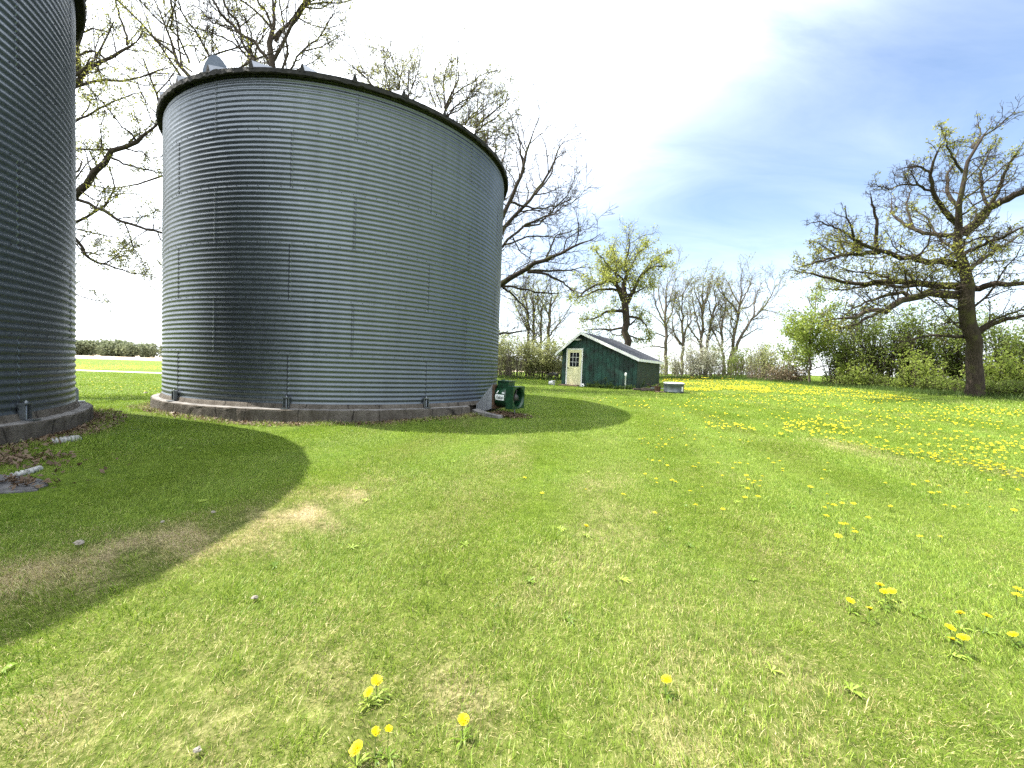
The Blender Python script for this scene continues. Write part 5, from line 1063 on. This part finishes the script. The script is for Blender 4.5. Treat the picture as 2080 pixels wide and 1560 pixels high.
def dandelions():
    rs=np.random.default_rng(42)
    def head(n1,rad_,lift):
        V=[];F=[];k=0
        for ringi,(r,h,cnt) in enumerate(((rad_,.002,n1),(rad_*.72,.006,n1*2//3),(rad_*.42,.010,n1//3))):
            for i in range(cnt):
                a=6.283*(i+rs.random()*.6)/cnt; d=np.array([math.cos(a),math.sin(a),0]); s=np.array([-math.sin(a),math.cos(a),0]); w=rad_*.11; hh=h+rs.normal(0,.0012)
                V+=[d*rad_*.05+s*w*.4+up*(hh*.6),d*r*(.9+.2*rs.random())+s*w+up*(hh+.001),d*r*1.02-s*w+up*(hh+.0012),d*rad_*.05-s*w*.4+up*(hh*.6)]; F.append((k,k+1,k+2,k+3)); k+=4
        V=np.array(V)+up*lift; return V,F
    def meshof(parts,name,mats):
        mb=MB()
        for V,F,mi in parts: mb.add(V,F,mi)
        o=mb.build(name,mats); me=o.data; col.objects.unlink(o); bpy.data.objects.remove(o); return me
    hm=[];sm=[];cm=[]
    for i in range(5):
        H=.058+.012*i; V,F=head(24,.021,0); V=V@np.array(Euler((rs.normal(0,.22),rs.normal(0,.22),0)).to_matrix()).T+up*H
        hm.append(meshof([(V,F,0)],'flower_head',[M['dpet']]))
        s=MB().tubes(np.array([[(0,0,-.01),(.004,.003,H*.5),(0,0,H)]]),np.array([[.0022,.002,.0025]]),6).tubes(np.array([[(0,0,H-.012),(0,0,H-.004),(0,0,H+.001)]]),np.array([[.003,.007,.010]]),8)
        o=s.build('stem',M['dstem']); sm.append(o.data); col.objects.unlink(o); bpy.data.objects.remove(o)
        V2,F2=head(10,.0215,H); V3=np.array([(-.002,0,0),(.002,0,0),(.002,0,H),(-.002,0,H),(0,-.002,0),(0,.002,0),(0,.002,H),(0,-.002,H)])
        cm.append(meshof([(V2,F2,0),(V3,[(0,1,2,3),(4,5,6,7)],1)],'dandelion',[M['dpet'],M['dstem']]))
    def area(poly,n):
        P=np.array(poly,float); lo=P.min(0);hi=P.max(0); o=[]
        while len(o)<n:
            q=lo+(hi-lo)*rs.random(2); inside=False; j=len(P)-1
            for i in range(len(P)):
                if (P[i,1]>q[1])!=(P[j,1]>q[1]) and q[0]<(P[j,0]-P[i,0])*(q[1]-P[i,1])/(P[j,1]-P[i,1])+P[i,0]: inside=not inside
                j=i
            if inside: o.append(q)
        return o
    pts=[]
    Z=[('row',[(1425,862),(1530,868),(1535,880),(1430,873)],34),('streak',[(1585,852),(1700,868),(1830,905),(1830,932),(1700,905),(1590,880)],300),('streak',[(1830,905),(2085,965),(2085,985),(1830,930)],150),
       ('scatter',[(1640,832),(2085,860),(2085,960),(1830,905),(1640,862)],420),('sparse',[(1300,830),(1640,832),(1600,900),(1290,930)],90),('sparse',[(1200,812),(1640,812),(1640,835),(1220,830)],110),
       ('band',[(1345,769),(1470,768),(1565,790),(1560,801),(1470,798),(1390,796),(1345,780)],2800),('band',[(1470,770),(1700,790),(1870,812),(1860,818),(1700,808),(1560,800)],1100),('scatter2',[(1600,800),(1860,815),(2085,835),(2085,855),(1640,835)],420),
       ('sparse',[(1400,800),(1640,808),(1640,820),(1400,814)],90),('far',[(150,743),(335,744),(335,752),(150,752)],520),('far',[(150,727),(335,732),(335,745),(150,745)],420),('gap',[(160,770),(330,770),(330,800),(160,800)],40),('far2',[(1020,766),(1135,768),(1135,774),(1020,772)],40)]
    wn=lambda p:np.sin(p[0]*1.7+p[1]*.6)+np.sin(p[1]*1.9-p[0]*.8+1.)+.8*np.sin(p[0]*3.7+p[1]*2.9)
    for nm,poly,n in Z:
        for q in area(poly,n):
            g=gnd(*q)
            if nm in('streak','scatter','scatter2','band') and wn(g[:2])<rs.normal(-.6,.9): continue
            pts.append((g,nm))
    far=lambda g:float(np.hypot(g[0],g[1]))
    cand=[(gnd(x,y+ (6 if y>1150 else 3)),'mid',None) for x,y in MID]+[(g,nm,None) for g,nm in pts if nm not in('far',)]
    cand.sort(key=lambda c:far(c[0]))
    grp='dandelions in the lawn'
    idx=0
    for x,y,lab in NEAR:
        g=gnd(x,y+14 if y<1540 else y+8); r=bpy.data.objects.new('dandelion',None); col.objects.link(r); r.location=g; r.rotation_euler=(0,0,rs.random()*6.28); sc=rs.uniform(.95,1.15); r.scale=(sc,)*3; r.empty_display_size=.03; tag(r,lab,'dandelion',grp); i=idx%5
        for me,nm in ((hm[i],'flower_head'),(sm[i],'stem')):
            o=bpy.data.objects.new(nm,me); col.objects.link(o); o.parent=r
            if 'half closed' in lab: o.scale=(.62,.62,1.)
        idx+=1
    LB={'mid':'small yellow dandelion scattered in the mid lawn below the dense streak','row':'yellow dandelion in the short row left of the dense streak','streak':'yellow dandelion in the dense streak slanting down to the right edge','scatter':'yellow dandelion in the scatter above the dense streak','sparse':'yellow dandelion in the sparse scatter right of the bin shadow','band':'yellow dandelion in the thick band below the hedge','scatter2':'yellow dandelion in the sprinkling before the great oak','gap':'yellow dandelion on the grass between the bins','far2':'yellow dandelion at the thicket foot left of the shed'}
    rest=[]
    for c,(g,nm,_) in enumerate(cand):
        if idx<300:
            o=bpy.data.objects.new('dandelion',cm[c%5]); col.objects.link(o); o.location=g; o.rotation_euler=(rs.normal(0,.12),rs.normal(0,.12),rs.random()*6.28); o.scale=(rs.uniform(.9,1.25),)*3; tag(o,LB[nm],'dandelion',grp); idx+=1
        else: rest.append((g,1.))
    rest+=[(g,1.6) for g,nm in pts if nm=='far']
    mb=MB()
    for g,s in rest:
        r=.0235*s*rs.uniform(.7,1.3); n=7; a=np.arange(n)*2*math.pi/n; z=.065+.025*rs.random()
        V=[(g[0]+r*math.cos(t),g[1]+r*math.sin(t),g[2]+z+.003*rs.normal()) for t in a]+[(g[0],g[1],g[2]+z+r*.55)]+[(g[0]-.004,g[1],g[2]),(g[0]+.004,g[1],g[2])]
        mb.add(V,[(i,(i+1)%n,n) for i in range(n)],0)
        mb.add([V[8],V[9],V[7]],[(0,1,2)],1)
    tag(mb.build('dandelion_drift',[M['dpet'],M['dstem']]),'countless tiny yellow dandelions spread over the far lawn and meadow','dandelions',kind='stuff')
dandelions()
# ------------------------------------------------------------------ light, sky, camera
w=bpy.data.worlds.new('World'); scn.world=w; w.use_nodes=True; nt=w.node_tree; nt.nodes.clear()
sun_el=math.asin(SUN[2]); az=math.atan2(SUN[0],SUN[1])
sky=N(nt,'ShaderNodeTexSky'); sky.sky_type='NISHITA'; sky.sun_disc=False; sky.sun_elevation=sun_el; sky.sun_rotation=az; sky.air_density=1.; sky.dust_density=1.2; sky.ozone_density=1.4; sky.altitude=250
gen=N(nt,'ShaderNodeTexCoord').outputs['Generated']
dot=N(nt,'ShaderNodeVectorMath',{0:gen,1:tuple(SUN)},operation='DOT_PRODUCT').outputs['Value']
sp=N(nt,'ShaderNodeSeparateXYZ',{0:gen})
# thin cirrus: stretched noise on a flat cloud deck
zc=math_(nt,'MAXIMUM',math_(nt,'ADD',sp.outputs[2],.12),.05)
dk=N(nt,'ShaderNodeCombineXYZ',{0:math_(nt,'DIVIDE',sp.outputs[0],zc),1:math_(nt,'DIVIDE',sp.outputs[1],zc),2:0.}).outputs[0]
mp=N(nt,'ShaderNodeMapping',{'Vector':dk,'Rotation':(0,0,.55),'Scale':(.9,2.2,1)}).outputs[0]
cn=noise(nt,1.0,12,mp,.60,.9); cn2=noise(nt,.42,4,dk,.5,.3)
veil=N(nt,'ShaderNodeMapRange',{'Value':dot,'From Min':.16,'From Max':.70,'To Min':0.,'To Max':1.},interpolation_type='SMOOTHSTEP').outputs[0]
hz=N(nt,'ShaderNodeMapRange',{'Value':sp.outputs[2],'From Min':.0,'From Max':.34,'To Min':.75,'To Max':0.},interpolation_type='SMOOTHSTEP').outputs[0]
wis=ramp(nt,math_(nt,'ADD',cn,math_(nt,'MULTIPLY_ADD',cn2,.5,-.25)),[(.32,(0,0,0)),(.92,(1,1,1))])
f=math_(nt,'ADD',math_(nt,'MULTIPLY',wis,math_(nt,'MULTIPLY_ADD',veil,.7,.20)),math_(nt,'MULTIPLY',veil,.75)); bk=N(nt,'ShaderNodeMapRange',{'Value':sp.outputs[1],'From Min':.1,'From Max':-.35,'To Min':0.,'To Max':.45},interpolation_type='SMOOTHSTEP').outputs[0]  # bk: unseen cloud brightness added behind the camera to brighten the bin reflections
f=math_(nt,'ADD',f,math_(nt,'MULTIPLY',hz,math_(nt,'MULTIPLY_ADD',wis,.5,.55))); f=math_(nt,'ADD',f,math_(nt,'ADD',bk,.02),clamp=True)
cl=math_(nt,'MULTIPLY_ADD',veil,5.,7.5)
cc=N(nt,'ShaderNodeVectorMath',{0:(.93,.98,1.04),'Scale':cl},operation='SCALE').outputs[0]
skyc=mixc(nt,f,sky.outputs[0],cc)
bg=N(nt,'ShaderNodeBackground',{'Color':skyc,'Strength':.09}); N(nt,'ShaderNodeOutputWorld',{'Surface':bg.outputs[0]})
sd=bpy.data.lights.new('sun','SUN'); sd.energy=4.9; sd.angle=rad(.53); sd.color=(1,.95,.86)
so=bpy.data.objects.new('sun',sd); col.objects.link(so); so.rotation_euler=Vector(SUN).to_track_quat('Z','Y').to_euler(); so.location=(-20,5,30)
cam=bpy.data.cameras.new('camera'); co=bpy.data.objects.new('camera',cam); col.objects.link(co); scn.camera=co
cam.sensor_width=36; cam.sensor_fit='HORIZONTAL'; cam.lens=FPX/2080*36; cam.clip_start=.05; cam.clip_end=5000
mw=Matrix.Identity(4)
for i in range(3): mw[i][0]=cX[i]; mw[i][1]=cU[i]; mw[i][2]=-cF[i]; mw[i][3]=EYE[i]
co.matrix_world=mw
for o in bpy.data.objects:
    if '_o' in o: del o['_o']
vs=scn.view_settings; vs.view_transform='Standard'; vs.look='None'; vs.gamma=1; vs.use_curve_mapping=False; vs.exposure=1.66
cy=scn.cycles; cy.use_denoising=False; cy.max_bounces=8; cy.transparent_max_bounces=4; cy.sample_clamp_indirect=6; cy.use_adaptive_sampling=True; cy.adaptive_threshold=.01
try: cy.denoiser='OPENIMAGEDENOISE'; cy.denoising_prefilter='ACCURATE'
except Exception: pass
